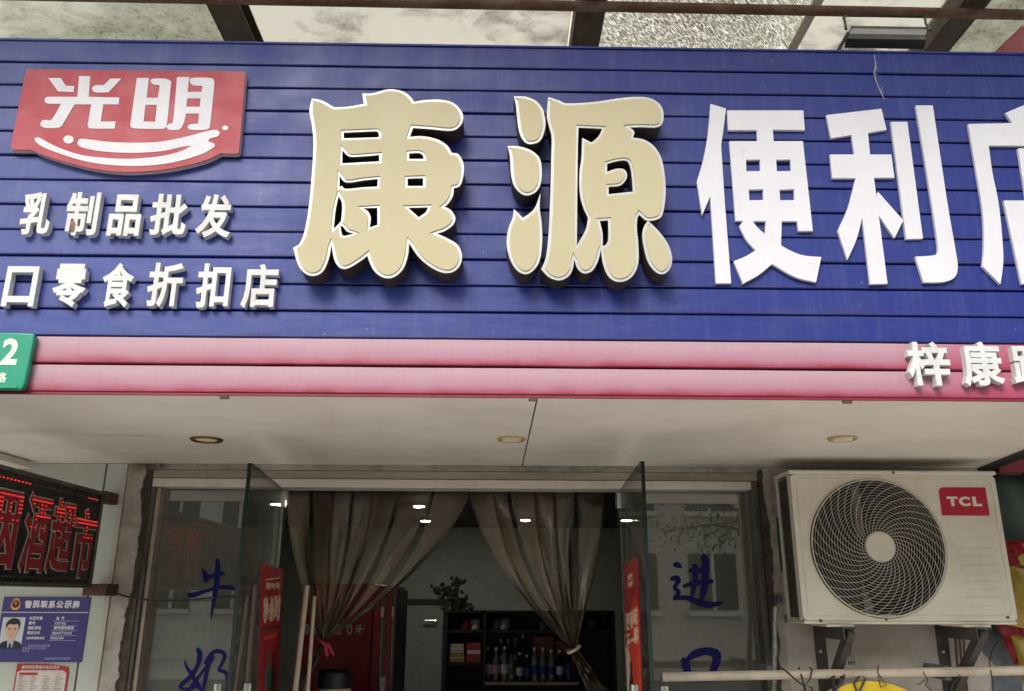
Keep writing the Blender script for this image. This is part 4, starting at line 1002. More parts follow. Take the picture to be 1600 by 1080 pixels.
# ------------------------------------------------------------------ interior room
RY = 7.3; RZ = 2.34
structure('interior_floor', MB().box((-3.4, 1.21, -.05), (3.4, RY, .006)), MAT['floor'])
structure('interior_back_wall', MB().box((-3.4, RY, 0), (3.4, RY+.1, RZ)), MAT['room'])
structure('interior_left_wall', MB().box((-3.5, 1.52, 0), (-3.4, RY, RZ)), MAT['room'])
structure('interior_right_wall', MB().box((3.4, 1.52, 0), (3.5, RY, RZ)), MAT['room'])
structure('interior_ceiling', MB().box((-3.5, 1.50, RZ), (3.5, RY, RZ+.1)), MAT['roomdark'])
structure('interior_front_wall', MB().box((-3.5, 1.501, 0), (x_pl, 1.60, RZ-.001)).box((x_pr, 1.501, 0), (3.5, 1.60, RZ-.001)).box((x_pl, 1.381, zh1+.004), (x_pr, 1.60, RZ-.001)), MAT['roomdark'])
for i, (px_, py_, lb) in enumerate(((665, 813, 'small lit ceiling lamp seen between the two curtains'), (821, 812, 'small lit ceiling lamp seen through the right curtain'), (655, 790, 'small lit ceiling lamp seen through the left curtain'))):
    c = PZ(px_, py_, RZ-.02); t = thing('ceiling_lamp', lb, 'ceiling lamp', c, 'lit lamps on the shop ceiling')
    MB().lathe([(.065, .018), (.065, -.004), (.05, -.008)], c, 'z', 20).build('rim', MAT['chrome'], t, smooth=True)
    MB().lathe([(.046, 0), (.042, -.010), (.02, -.014)], c+Vector((0, 0, -.002)), 'z', 20).build('bulb', MAT['lamp_on'], t, smooth=True)
# door in the back wall
a_, b_ = P(618, 945, RY), P(693, 945, RY)
bd = thing('interior_door', 'grey door in the dim back wall left of the shelves', 'interior door', (a_.x, RY, 0), kind='structure')
MB().box((a_.x, RY-.03, .01), (b_.x, RY-.001, a_.z)).build('leaf', MAT['room'], bd, bevel=.004)
fr = MB(); fr.box((a_.x-.06, RY-.045, .01), (a_.x-.002, RY-.001, a_.z+.06)).box((b_.x+.002, RY-.045, .01), (b_.x+.06, RY-.001, a_.z+.06)).box((a_.x-.0015, RY-.045, a_.z+.002), (b_.x+.0015, RY-.001, a_.z+.06)); fr.build('frame', MAT['roomdark'], bd, bevel=.004)
MB().tube([Vector((b_.x-.07, RY-.03, 1.35)), Vector((b_.x-.07, RY-.09, 1.35)), Vector((b_.x-.2, RY-.09, 1.35))], .012, 8).build('handle', MAT['chrome'], bd)

# shelf unit with goods
YS = 5.3
def sx(px_, py_=1000): return P(px_, py_, YS).x
def sz(py_, px_=830): return P(px_, py_, YS).z
sh = thing('shelf_unit', 'dark shelf unit against the back of the shop holding bottles and boxes', 'shelf', (sx(800), YS, 0))
MB().box((sx(697), YS+.32, .02), (sx(960), YS+.34, sz(956))).build('back_panel', MAT['shelf'], sh)
for x_ in (697, 757, 905, 960): MB().box((sx(x_)-.012, YS, .02), (sx(x_)+.012, YS+.319, sz(955))).build('upright', MAT['shelf'], sh)
for nm, y_, xa, xb in (('top_board', 954, 697, 960), ('board', 985, 697, 960), ('board', 1036, 697, 757), ('board', 1066, 757, 905), ('board', 1085, 697, 757)):
    MB().box((sx(xa)+.013 if nm == 'board' else sx(xa)-.012, YS-.004, sz(y_)-.02), (sx(xb)-.013 if nm == 'board' else sx(xb)+.012, YS+.318, sz(y_))).build(nm, MAT['shelf'], sh)
MB().box((sx(757)+.013, YS-.012, sz(1066)-.022), (sx(905)-.013, YS-.005, sz(1066)+.002)).build('edge_strip', MAT['shelf_edge'], sh)
def make_bottle(x_, y_, zb, r, h, mat, label, lblmat='printwhite', capmat='printwhite'):
    c = Vector((x_, y_, zb+.0005)); t = thing('drink_bottle', label, 'bottle', c, 'drink bottles on the shelf')
    MB().lathe([(r*.9, 0), (r, .01), (r, h*.55), (r*.92, h*.62), (r*.45, h*.82), (r*.36, h*.86), (r*.36, h*.93)], c, 'z', 12).build('bottle_body', MAT[mat], t, smooth=True)
    MB().lathe([(r*1.015, h*.22), (r*1.015, h*.48)], c, 'z', 12).build('bottle_label', MAT[lblmat], t, smooth=True)
    MB().lathe([(r*.42, h*.915), (r*.42, h), (r*.38, h*1.005)], c, 'z', 10).build('cap', MAT[capmat], t, smooth=True)
bz = sz(1066)
LB = M('label_blue', srgb(40, 70, 150), .4); LG = M('label_green', srgb(50, 120, 70), .4); LR = M('label_red', srgb(160, 50, 50), .4); LP = M('label_pink', srgb(200, 150, 170), .4)
MAT.update(lb_blue=LB, lb_green=LG, lb_red=LR, lb_pink=LP)
specs = [(763, 'bottle_green', 'printwhite', .28, 'green bottle at the left end of the bottle shelf'), (775.5, 'bottle_clear', 'lb_pink', .27, 'clear bottle with a pink label, second on the bottle shelf'), (789, 'bottle_clear', 'printwhite', .28, 'clear bottle with a white label, third on the bottle shelf'),
 (799.5, 'bottle_clear', 'lb_green', .22, 'short clear bottle with a green label'), (812.5, 'bottle_green', 'printwhite', .23, 'greenish bottle with white label mid shelf'), (824, 'bottle_blue', 'lb_blue', .21, 'short blue bottle right of the greenish one'),
 (836, 'bottle_clear', 'lb_blue', .27, 'clear bottle with a blue label and pale shoulders'), (849, 'bottle_clear', 'lb_blue', .27, 'taller clear bottle with a deep blue label'), (862, 'bottle_clear', 'lb_blue', .25, 'dull clear bottle with a low blue label'),
 (875, 'bottle_blue', 'printwhite', .25, 'dark blue bottle with a white emblem'), (888, 'bottle_blue', 'lb_blue', .26, 'dark blue bottle at the right end of the bottle shelf')]
for px_, mt, lb, h_, txt in specs: make_bottle(sx(px_), YS+.06, bz, .033, h_, mt, txt, lb, 'printwhite' if h_ != .22 else 'lb_green')
for px_, mt, lb, h_, txt in ((783, 'bottle_clear', 'printwhite', .33, 'tall clear bottle in the rear row, left'), (794.5, 'bottle_clear', 'lb_red', .33, 'tall clear bottle in the rear row with a red label'), (806, 'bottle_clear', 'lb_green', .34, 'tall clear bottle in the rear row with green label'), (818, 'bottle_green', 'lb_green', .37, 'tallest green bottle in the rear row')):
    make_bottle(sx(px_), YS+.2, bz, .036, h_, mt, txt, lb)
def carton(x0_, x1_, y0_, y1_, zb, zt, mat, label, band=None):
    t = thing('carton', label, 'carton', ((x0_+x1_)/2, y0_, zb)); zb += .0005
    MB().box((x0_, y0_, zb), (x1_, y1_, zt)).build('box', MAT[mat], t, bevel=.003)
    MB().box((x0_+.004, y0_-.0015, zb+(zt-zb)*.42), (x1_-.004, y0_-.0002, zb+(zt-zb)*.62)).build('band', MAT[band or 'printwhite'], t)
carton(sx(699)+.02, sx(726), YS+.03, YS+.25, sz(1036), sz(1022), 'bagyellow', 'yellow carton on the left shelf, lower of two', 'wood')
carton(sx(700)+.02, sx(725), YS+.03, YS+.25, sz(1022), sz(1007), 'wood', 'pale carton lying on the yellow one', 'printwhite')
carton(sx(729), sx(755)-.02, YS+.03, YS+.25, sz(1036), sz(1005), 'lb_red', 'red carton beside the pale one on the left shelf')
carton(sx(835), sx(868), YS+.20, YS+.31, bz, sz(990)-.03, 'lb_red', 'red box standing behind the bottles', 'lb_red')
carton(sx(870), sx(900), YS+.20, YS+.31, bz, sz(1000)-.02, 'lb_red', 'second red box behind the blue bottles', 'lb_red')
tz = sz(985)
for i, (px_, col_, lb) in enumerate(((727, 'lb_red', 'red jar on the upper shelf left'), (742, 'printwhite', 'whitish jar on the upper shelf left'), (776, 'lb_green', 'green jar on the upper shelf middle'), (788, 'printwhite', 'whitish jar on the upper shelf middle'), (850, 'bluegrey', 'grey jar on the upper shelf right'), (925, 'bluegrey', 'grey jar on the upper shelf far right'))):
    c = Vector((sx(px_), YS+.1, tz+.0005)); t = thing('jar', lb, 'jar', c, 'jars on the upper shelf')
    MB().lathe([(.04, 0), (.045, .01), (.045, .075), (.03, .09)], c, 'z', 12).build('jar_body', MAT[col_], t, smooth=True)
    MB().lathe([(.034, .0905), (.034, .105), (.03, .107)], c, 'z', 12).build('lid', MAT['roomdark'], t, smooth=True)
# houseplant
c = Vector((sx(712), YS+.12, sz(954)+.0005)); hp = thing('houseplant', 'dark leafy potted plant trailing off the left end of the shelf top', 'houseplant', c)
MB().lathe([(.05, 0), (.07, .09), (.075, .1), (.06, .1)], c, 'z', 14).build('pot', MAT['roomdark'], hp, smooth=True)
lm = MB(); stm = MB()
rl = random.Random(12)
for k in range(16):
    q_ = rl.uniform(math.pi*.55, math.pi*1.75) if k % 2 else rl.uniform(0, 6.28); L_ = rl.uniform(.10, .26); tip = c+Vector((math.cos(q_)*L_, math.sin(q_)*.08-.02, .1+rl.uniform(-.16, .15)))
    base = c+Vector((0, 0, .1)); midp = (base+tip)/2+Vector((0, 0, .06)); stm.tube([base, midp, tip], .004, 4)
    for j in range(5):
        p0 = midp.lerp(tip, j/4); dv = Vector((rl.uniform(-1, 1), rl.uniform(-.5, .5), rl.uniform(-.7, .7))).normalized()*rl.uniform(.04, .075); sdv = dv.cross(Vector((0, 1, .2))).normalized()*.018
        lm.add([p0, p0+dv*.5+sdv, p0+dv, p0+dv*.5-sdv], [(0, 1, 2, 3)])
stm.build('stems', MAT['darkleaf'], hp); lm.build('leaves', MAT['darkleaf'], hp, kind='stuff')

# red drinks cooler behind the left curtain
YK = 2.6
ck = thing('drinks_cooler', 'red drinks cooler behind the left curtain with white 0 characters on its side', 'drinks cooler', P(540, 1000, YK).to_2d().to_3d())
k0, k1 = P(470, 1000, YK).x, P(581, 1000, YK).x; kt = P(530, 912, YK).z
MB().box((k0, YK, .02), (k1, YK+.6, kt)).build('cabinet', MAT['colared'], ck, bevel=.006)
for ch, xa, xb in (('0', 476, 483), ('糖', 485, 499), ('0', 508, 515), ('脂', 518, 534), ('0', 541, 551), ('卡', 554, 570)):
    pa_, pb_ = P(xa, 992, YK-.002), P(xb, 975, YK-.002)          # the print reads mirrored
    glyph_at(MB(), ch, Vector((pb_.x, YK-.0002, pa_.z)), Vector((pa_.x-pb_.x, 0, 0)), Vector((0, 0, pb_.z-pa_.z)), Vector((0, -.0018, 0)), .02, 3).build('printed_character', MAT['badgewhite'], ck)
k2, k3 = P(582.5, 1000, YK).x, P(617, 1000, YK).x
xs_ = [P(v_, 1000, YK).x for v_ in (582.5, 594, 602, 611, 617)]
zt2 = P(600, 915, YK).z
MB().box((xs_[0], YK-.03, .02), (xs_[1], YK+.6, zt2)).build('door_frame', MAT['colared'], ck, bevel=.003)
MB().box((xs_[1]+.001, YK-.02, .02), (xs_[2], YK+.6, zt2-.02)).build('chrome_edge', MAT['frame_dark'], ck)
MB().box((xs_[2]+.001, YK-.03, .02), (xs_[3], YK+.6, zt2)).build('door_frame', MAT['colared'], ck, bevel=.003)
MB().box((xs_[3]+.001, YK-.02, .02), (xs_[4], YK+.6, zt2-.02)).build('chrome_edge', MAT['frame_dark'], ck)
st = MB()
for k in range(42):
    z_ = P(598, 965+k*2.6, YK).z
    st.box((xs_[1]+.006, YK-.0235, z_-.0022), (xs_[1]+.012, YK-.0202, z_+.0022)).box((xs_[3]+.005, YK-.0235, z_-.0018), (xs_[3]+.009, YK-.0202, z_+.0018))
st.build('sticker_dots', MAT['badgewhite'], ck, kind='stuff')
for xa, xb in ((595, 601), (612.5, 616.5)): MB().box((P(xa, 950, YK).x, YK-.024, P(600, 964, YK).z), (P(xb, 950, YK).x, YK-.0202, P(600, 948, YK).z)).build('sticker', MAT['badgewhite'], ck)
MB().box((P(594.5, 1058, YK-.03).x, YK-.05, P(600, 1090, YK-.03).z), (P(603, 1058, YK-.03).x, YK-.0305, P(600, 1057, YK-.03).z)).build('door_handle', MAT['badgewhite'], ck, bevel=.003)

# poles, dark jar
for (xa, ya, xb, yb_, r_, lb) in ((479.5, 915, 460, 1090, .0115, 'thicker pale wooden pole leaning inside the doorway left'), (491.5, 932, 480, 1090, .008, 'thinner pale wooden pole leaning behind the thicker one')):
    Yp = 1.40 if r_ > .01 else 1.42
    a_ = P(xa, ya, Yp); b_ = P(xb, yb_, Yp-.05); b2 = a_+(b_-a_)*((a_.z-.01)/(a_.z-b_.z))
    MB().tube([b2, a_], r_, 10).build('pole', MAT['wood'], smooth=True, label=lb, category='pole', group='poles leaning in the doorway')
c = P(521, 1100, 1.85); zc = P(521, 1047, 1.85).z
jr = thing('canister', 'canister with a black lid standing in front of the red cooler', 'canister', (c.x, 1.85, 0))
MB().lathe([(.075, 1.0), (.078, zc-.09), (.07, zc-.075)], (c.x, 1.85, 0), 'z', 24).build('canister_body', MAT['paper'], jr, smooth=True)
MB().lathe([(.074, zc-.074), (.076, zc-.07), (.076, zc-.008), (.068, zc)], (c.x, 1.85, 0), 'z', 24).build('lid', MAT['black'], jr, smooth=True)
MB().box((c.x-.25, 1.70, .02), (c.x+.35, 2.1, .999)).build('counter', MAT['shelf'], label='dark counter below the canister inside the doorway', category='counter', bevel=.004)

# ------------------------------------------------------------------ LED sign on the left wall
Xs = P(163, 770, 1.13).x
led = thing('led_sign', 'black LED sign with red 烟酒超市 characters hung at the left wall', 'LED sign', (Xs, 1.13, P(163, 918, 1.13).z))
zt_, zb_ = P(163, 769, 1.13).z, P(155, 919, 1.13).z
yn, yfar = -.55, 1.13
MB().box((Xs-.05, yn, zb_+.001), (Xs-.004, yfar-.001, zt_-.001)).build('case', MAT['ledblack'], led)
fw = .014
MB().box((Xs-.056, yn, zt_-fw), (Xs+.004, yfar, zt_)).build('top_frame', MAT['ledframe'], led, bevel=.002)
MB().box((Xs-.056, yn, zb_), (Xs+.004, yfar, zb_+fw)).build('bottom_frame', MAT['ledframe'], led, bevel=.002)
MB().box((Xs-.056, yfar-fw, zb_+fw+.0005), (Xs+.004, yfar, zt_-fw-.0005)).build('end_frame', MAT['ledframe'], led, bevel=.002)
def yx(px_, py_=830): return PX(px_, py_, Xs).y
H = zt_-zb_
cz0, cz1 = zb_+H*.13, zt_-H*.17
yl = [yx(px_) for px_ in (-38, 30, 38, 79, 80, 118, 118, 151)]
ledchars = [('烟', yl[0], yl[1]-.01), ('酒', yl[2], yl[3]-.012), ('超', yl[4], yl[5]-.012), ('市', yl[6], yl[7]-.006)]
lit = MB(); off = MB()
def in_tri(p, a, b, c):
    d1 = (b-a).cross(p-a); d2 = (c-b).cross(p-b); d3 = (a-c).cross(p-c)
    return (d1 >= 0 and d2 >= 0 and d3 >= 0) or (d1 <= 0 and d2 <= 0 and d3 <= 0)
for ch, ya_, yb_ in ledchars:
    mb = MB(); zc0 = cz0-(0 if ch != '市' else .01); zc1 = cz1-(0 if ch != '市' else .015)
    glyph_at(mb, ch, Vector((Xs-.004, ya_-.020*(yb_-ya_), zc0-.020*(zc1-zc0))), Vector((0, (yb_-ya_)*1.04, 0)), Vector((0, 0, (zc1-zc0)*1.04)), Vector((.0025, 0, 0)), .036, 2); mb.build('character_outline', MAT['ledoutline'], led)
    mb = MB(); glyph_at(mb, ch, Vector((Xs-.004, ya_, zc0)), Vector((0, yb_-ya_, 0)), Vector((0, 0, zc1-zc0)), Vector((.004, 0, 0)), .022, 2); mb.build('character', MAT['ledred'], led)
    gv, gf, _ = glyph(ch, .0, 2)
    tris = []
    for f_ in gf:
        if all(gv[i].z > .99 for i in f_):
            for k in range(1, len(f_)-1): tris.append([gv[f_[0]].to_2d(), gv[f_[k]].to_2d(), gv[f_[k+1]].to_2d()])
    step = .0125
    ny, nz = int((yb_-ya_)/step), int((zc1-zc0)/step)
    for iy in range(ny+1):
        for iz in range(nz+1):
            p = Vector(((iy+.5)*step/(yb_-ya_), (iz+.5)*step/(zc1-zc0)))
            if p.x > 1 or p.y > 1: continue
            if any(in_tri(p, *t_) for t_ in tris):
                y_, z_ = ya_+p.x*(yb_-ya_), zc0+p.y*(zc1-zc0)
                tgt = lit if p.y > .68 or (p.y > .55 and rr.random() < .25) else (off if rr.random() < .0 else None)
                if tgt is not None: tgt.add([(Xs+.0035, y_-.0028, z_), (Xs+.0035, y_, z_-.0028), (Xs+.0035, y_+.0028, z_), (Xs+.0035, y_, z_+.0028), (Xs-.0, y_-.0028, z_), (Xs, y_, z_-.0028), (Xs, y_+.0028, z_), (Xs, y_, z_+.0028), ], [(0,1,2,3),(0,4,5,1),(1,5,6,2),(2,6,7,3),(3,7,4,0)])
def led_dot(mb, y_, z_, r_=.0034):
    n = 6; ring = [(Xs-.002, y_+r_*math.cos(k*math.pi/3), z_+r_*math.sin(k*math.pi/3)) for k in range(n)]; top = [(Xs+.0025, a[1]*.5+y_*.5, a[2]*.5+z_*.5) for a in ring]
    mb.add(ring+top, [tuple(range(6, 12))]+[(k, (k+1) % 6, 6+(k+1) % 6, 6+k) for k in range(6)])
yy = yx(0)-.25; k = 0
while yy < yfar-.03:
    px_on = yy < yx(38) or yy > yx(130)
    led_dot(lit if px_on else off, yy, zt_-fw-.022); led_dot(off, yy, zb_+fw+.016, .0026); yy += .022
led_dot(lit, yx(157), zt_-fw-.05)
lit.build('lit_leds', MAT['led_on'], led, kind='stuff'); off.build('unlit_leds', MAT['led_off'], led, kind='stuff')
for py_ in (780, 922):
    a_ = P(180, py_, Y_WALL-.03)
    MB().box((Xs-.03, yfar+.001, a_.z-.022), (a_.x+.005, Y_WALL-.014, a_.z+.022)).build('bracket_plate', MAT['rustplate'], led, bevel=.002)
    MB().lathe([(.006, 0), (.006, .004)], (a_.x-.01, yfar+.0005, a_.z), 'y', 8).build('bolt', MAT['frame_dark'], led)
# cable from the LED sign to the door
cp = [(163, 922), (200, 933), (240, 939), (285, 939), (330, 934), (368, 931), (400, 931)]
pts = []
for i, (x_, y_) in enumerate(cp): pts.append(P(x_, y_, 1.20-.02*math.sin(i/6*math.pi)))
MB().tube([Vector((p.x, p.y, p.z)) for p in pts], .004, 6).build('cable', MAT['black'], smooth=True, label='thin black cable drooping from the LED sign across the left pane', category='cable')

# ------------------------------------------------------------------ police notice board and red list
YN = Y_WALL-.008
z2 = lambda x_, y_: (x_/6.75, 920+y_/6.75)
def zp(x_, y_, Y): a_, b_ = z2(x_, y_); return P(a_, b_, Y)
TL, TR, BR = zp(40, 90, YN), zp(953, 90, YN), zp(865, 775, YN)
nx0, nx1, nz1, nz0 = TL.x, (TR.x+BR.x)/2, TR.z, BR.z
nb = thing('notice_board', 'navy police contact board with emblem, portrait and white lines, under the LED sign', 'notice board', (nx0, YN, nz0))
MB().box((nx0, YN, nz0), (nx1, Y_WALL-.0005, nz1)).build('panel', MAT['navy'], nb, bevel=.0015)
NW, NH = nx1-nx0, nz1-nz0
def nb_p(s_, t_): return Vector((nx0+NW*s_, YN, nz1-NH*t_))       # s right, t down, 0..1
ux, uz, un = Vector((1, 0, 0)), Vector((0, 0, 1)), Vector((0, -.0007, 0))
mb = MB(); text_line(mb, '警民联系公示牌', nb_p(.255, .175), ux, uz, un, NW*.085, .05, 1.0); mb.build('title', MAT['printwhite'], nb)
mb = MB(); 
for k in range(70): mb.box((nx0+NW*(k+.1)/70, YN-.0007, nz1-NH*.247), (nx0+NW*(k+.85)/70, YN-.0001, nz1-NH*.232))
mb.build('dotted_rule', MAT['printwhite'], nb)
mb = MB(); sz_ = NW*.036
for txt, t_ in (('社区民警:', .355), ('警号:', .43), ('辖区居委:', .505), ('联系方式:', .58), ('派出所值班电话:', .655)): text_line(mb, txt, nb_p(.335, t_), ux, uz, un, sz_*(.8 if len(txt) > 6 else 1), .03)
for txt, t_, s_ in (('金 丹', .355, .64), ('057012', .43, .63), ('绿苑两苑居委', .505, .63), ('18101770203', .58, .62), ('58120110', .655, .61)): text_line(mb, txt, nb_p(s_, t_), ux, uz, un, sz_, .03)
for t_ in (.37, .445, .52, .595, .67): mb.box((nx0+NW*.60, YN-.0005, nz1-NH*(t_+.004)), (nx0+NW*.90, YN-.0001, nz1-NH*t_))
mb.build('details', MAT['printwhite'], nb)
mb = MB()
for txt, t_, s_ in (('请记住您的社区民警', .77, .37), ('有事请打电话为您服务', .81, .31), ('联系我', .85, .31), ('派出所值班电话为您服务', .965, .58)): text_line(mb, txt, nb_p(s_, t_), ux, uz, un, NW*.026, .01)
mb.build('small_print', M('print_pale_blue', srgb(160, 160, 205), .5), nb)
# emblem: gold ring, red disc, dark shield
def disc(cx_, cz_, ra, rb, n=20): return [Vector((cx_+ra*math.cos(2*math.pi*k/n), cz_+rb*math.sin(2*math.pi*k/n))) for k in range(n)]
ec = nb_p(.152, .105)
shield = [Vector((ec.x+a_*NW*.055, ec.z+b_*NW*.055)) for a_, b_ in ((-.9,.2),(-.55,.95),(0,1.15),(.55,.95),(.9,.2),(1,-.6),(.6,-1.15),(0,-1.25),(-.6,-1.15),(-1,-.6))]
shape(ccw(shield), [], YN-.0008, YN-.0001).build('emblem_base', MAT['emblem_gold'], nb)
shape(disc(ec.x, ec.z-.001, NW*.042, NW*.042), [], YN-.0014, YN-.0007).build('emblem_shield', MAT['uniform'], nb)
shape(disc(ec.x, ec.z+.002, NW*.027, NW*.027), [], YN-.0020, YN-.0012).build('emblem_disc', MAT['printred'], nb)
star = [Vector((ec.x+NW*.014*(1 if k % 2 == 0 else .45)*math.sin(k*math.pi/5), ec.z+.002+NW*.014*(1 if k % 2 == 0 else .45)*math.cos(k*math.pi/5))) for k in range(10)]
shape(ccw(star), [], YN-.0026, YN-.0018).build('emblem_star', MAT['emblem_gold'], nb)
# portrait print (flat, generic)
fx0, fx1, ft0, ft1 = .035, .29, .315, .80
def fp(a_, b_): p = nb_p(fx0+(fx1-fx0)*a_, ft0+(ft1-ft0)*b_); return Vector((p.x, p.z))
shape(ccw([fp(0,0), fp(1,0), fp(1,1), fp(0,1)]), [], YN-.0008, YN-.0001).build('photo', MAT['photo_bg'], nb)
def blob(name, pts, lay, mat): shape(ccw([Vector(p) for p in smooth_loop([tuple(fp(*p[:2]))+tuple(p[2:]) for p in pts], sub=4)]), [], YN-.0008-.0005*lay, YN-.0006-.0005*(lay-1)).build(name, MAT[mat], nb)
blob('print_coat', [(0,1,1),(.0,.88),(.12,.80),(.32,.74),(.5,.74),(.68,.74),(.9,.80),(1,.88),(1,1,1)], 1, 'uniform')
blob('print_shirt', [(.34,.74,1),(.5,.78),(.66,.74,1),(.60,.99,1),(.5,.90),(.42,.99,1)], 2, 'shirtblue')
blob('print_tie', [(.47,.83,1),(.54,.83,1),(.58,1,1),(.44,1,1)], 3, 'uniform')
blob('print_neck', [(.38,.6,1),(.64,.6,1),(.62,.76),(.5,.80),(.39,.76)], 3, 'skin')
blob('print_hair', [(.22,.36),(.20,.2),(.32,.08),(.52,.03),(.72,.08),(.82,.22),(.78,.38),(.70,.30),(.30,.30)], 4, 'hairblack')
blob('print_face', [(.25,.32),(.36,.22),(.55,.24),(.72,.22),(.77,.34),(.74,.5),(.66,.64),(.51,.70),(.36,.64),(.27,.5)], 5, 'skin')
for (a_, b_, wa, wb, nm, mt) in ((.39,.355,.075,.012,'print_brow','hairblack'),(.63,.355,.075,.012,'print_brow','hairblack'),(.39,.40,.05,.014,'print_eye','hairblack'),(.63,.40,.05,.014,'print_eye','hairblack'),(.51,.50,.03,.012,'print_nose','emblem_gold'),(.51,.575,.07,.010,'print_mouth','printred')):
    blob(nm, [(a_-wa, b_), (a_, b_-wb), (a_+wa, b_), (a_, b_+wb)], 6, mt)
# red-bordered list
A0, A1 = zp(180, 790, YN), zp(722, 800, YN)
zbt = A0.z-.26
rl_ = thing('price_list', 'white paper list with a red wavy border, below the navy board', 'notice', (A0.x, YN+.004, zbt))
bx0, bx1 = zp(165, 860, YN).x, zp(722, 860, YN).x
bord = [Vector((bx0, A0.z)), Vector(((bx0*.45+bx1*.55), A0.z-.0005)), Vector(((bx0*.2+bx1*.8), A0.z-.006)), Vector((bx1-.004, A0.z-.012)), Vector((bx1, A0.z-.03)), Vector((bx1, zbt)), Vector((bx0, zbt))]
shape(ccw(bord), [], YN+.004, Y_WALL-.0005).build('border', MAT['printred'], rl_)
shape(ccw([Vector((bx0+.006, A0.z-.03)), Vector((bx0+.02, A0.z-.024)), Vector((bx1-.02, A0.z-.024)), Vector((bx1-.007, A0.z-.036)), Vector((bx1-.007, zbt+.01)), Vector((bx0+.006, zbt+.01))]), [], YN+.003, YN+.0045).build('sheet', MAT['paper'], rl_)
mb = MB(); text_line(mb, '烟草制品零售价格公示栏', Vector((bx0+.02, YN+.0035, A0.z-.019)), ux, uz, un, (bx1-bx0)*.062, .03); mb.build('title', MAT['paper'], rl_)
MB().box((bx0+.014, YN+.0022, A0.z-.041), (bx0+(bx1-bx0)*.42, YN+.0031, A0.z-.032)).build('heading_bar', MAT['printred'], rl_)
mb = MB(); rt = random.Random(4)
for r_ in range(22):
    z_ = A0.z-.048-r_*.0085
    for c_ in range(4):
        xx = bx0+.016+c_*(bx1-bx0)*.23
        ww = (bx1-bx0)*rt.uniform(.08, .16)
        for j in range(int(ww/.0045)): mb.box((xx+j*.0045, YN+.0024, z_), (xx+j*.0045+.0035, YN+.0031, z_+.0035))
mb.build('illegible_rows', M('faint_grey_print', srgb(150, 140, 134), .6), rl_, kind='stuff')

# ------------------------------------------------------------------ air conditioner
YA = .97
zA = lambda x_, y_: (1190+x_/2.8415, 700+y_/2.8415)
def ap(x_, y_, Y=YA): a_, b_ = zA(x_, y_); return P(a_, b_, Y)
ax0 = (ap(125, 130).x+ap(188, 780).x)/2; ax1 = (ap(1030, 120).x+ap(1143, 770).x)/2
az1, az0 = (ap(125, 110).z+ap(1030, 92).z)/2, (ap(190, 792).z+ap(1143, 775).z)/2
ac = thing('air_conditioner', 'aged white air conditioner outdoor unit with a round spiral grille and red badge', 'air conditioner', ((ax0+ax1)/2, YA+.1, az0))
fcen = ap(517, 440); rf = (ap(815, 440).x-ap(215, 440).x)/2*1.0; YB = Y_WALL-.10
n = 64; hole = [Vector((fcen.x+rf*math.cos(2*math.pi*k/n), fcen.z+rf*math.sin(2*math.pi*k/n))) for k in range(n)]
rad = .018
def rrect(x0_, z0_, x1_, z1_, r_, k=5):
    out = []
    for cx_, cz_, a0_ in ((x1_-r_, z1_-r_, 0), (x0_+r_, z1_-r_, 90), (x0_+r_, z0_+r_, 180), (x1_-r_, z0_+r_, 270)):
        for j in range(k+1): q_ = math.radians(a0_+90*j/k); out.append(Vector((cx_+r_*math.cos(q_), cz_+r_*math.sin(q_))))
    return out
shape(rrect(ax0, az0+.012, ax1, az1-.016, rad), [list(reversed(hole))], YA, YA+.02).build('front_panel', MAT['acwhite'], ac, bevel=.0015)
# raised border line and recess lines
ins = rrect(ax0+.022, az0+.03, ax1-.018, az1-.034, .02)
MB().tube([Vector((p.x, YA-.0005, p.y)) for p in ins], .0022, 6, closed=True).build('pressed_border', MAT['acwhite'], ac, smooth=True)
# case: top lid, base, right side, left fin panel, back
MB().box((ax0-.006, YA-.006, az1-.0155), (ax1+.006, YB-.0, az1)).build('top_lid', MAT['acwhite'], ac, bevel=.006)
MB().box((ax0+.004, YA+.004, az0), (ax1-.002, YB-.002, az0+.0115)).build('base_pan', MAT['acwhite'], ac, bevel=.003)
MB().box((ax1-.004, YA+.0205, az0+.012), (ax1, YB-.002, az1-.016)).build('side_panel', MAT['acwhite'], ac)
MB().box((ax1+.0005, YA+.06, az1-.20), (ax1+.03, YA+.16, az1-.085)).build('valve_cover', MAT['acwhite'], ac, bevel=.004)
MB().box((ax0+.016, YA+.022, az0+.02), (ax0+.02, YB-.004, az1-.02)).build('coil', MAT['acgrey'], ac)
fn_ = MB()
for k in range(60):
    z_ = az0+.02+(az1-az0-.042)*k/60; fn_.box((ax0+.005, YA+.024, z_), (ax0+.0155, YB-.006, z_+.0018))
fn_.build('side_fins', MAT['acgrey'], ac, kind='stuff')
MB().box((ax0, YA+.0205, az0+.012), (ax0+.006, YA+.04, az1-.016)).box((ax0, YB-.02, az0+.012), (ax0+.006, YB-.002, az1-.016)).build('corner_post', MAT['acwhite'], ac, bevel=.001)
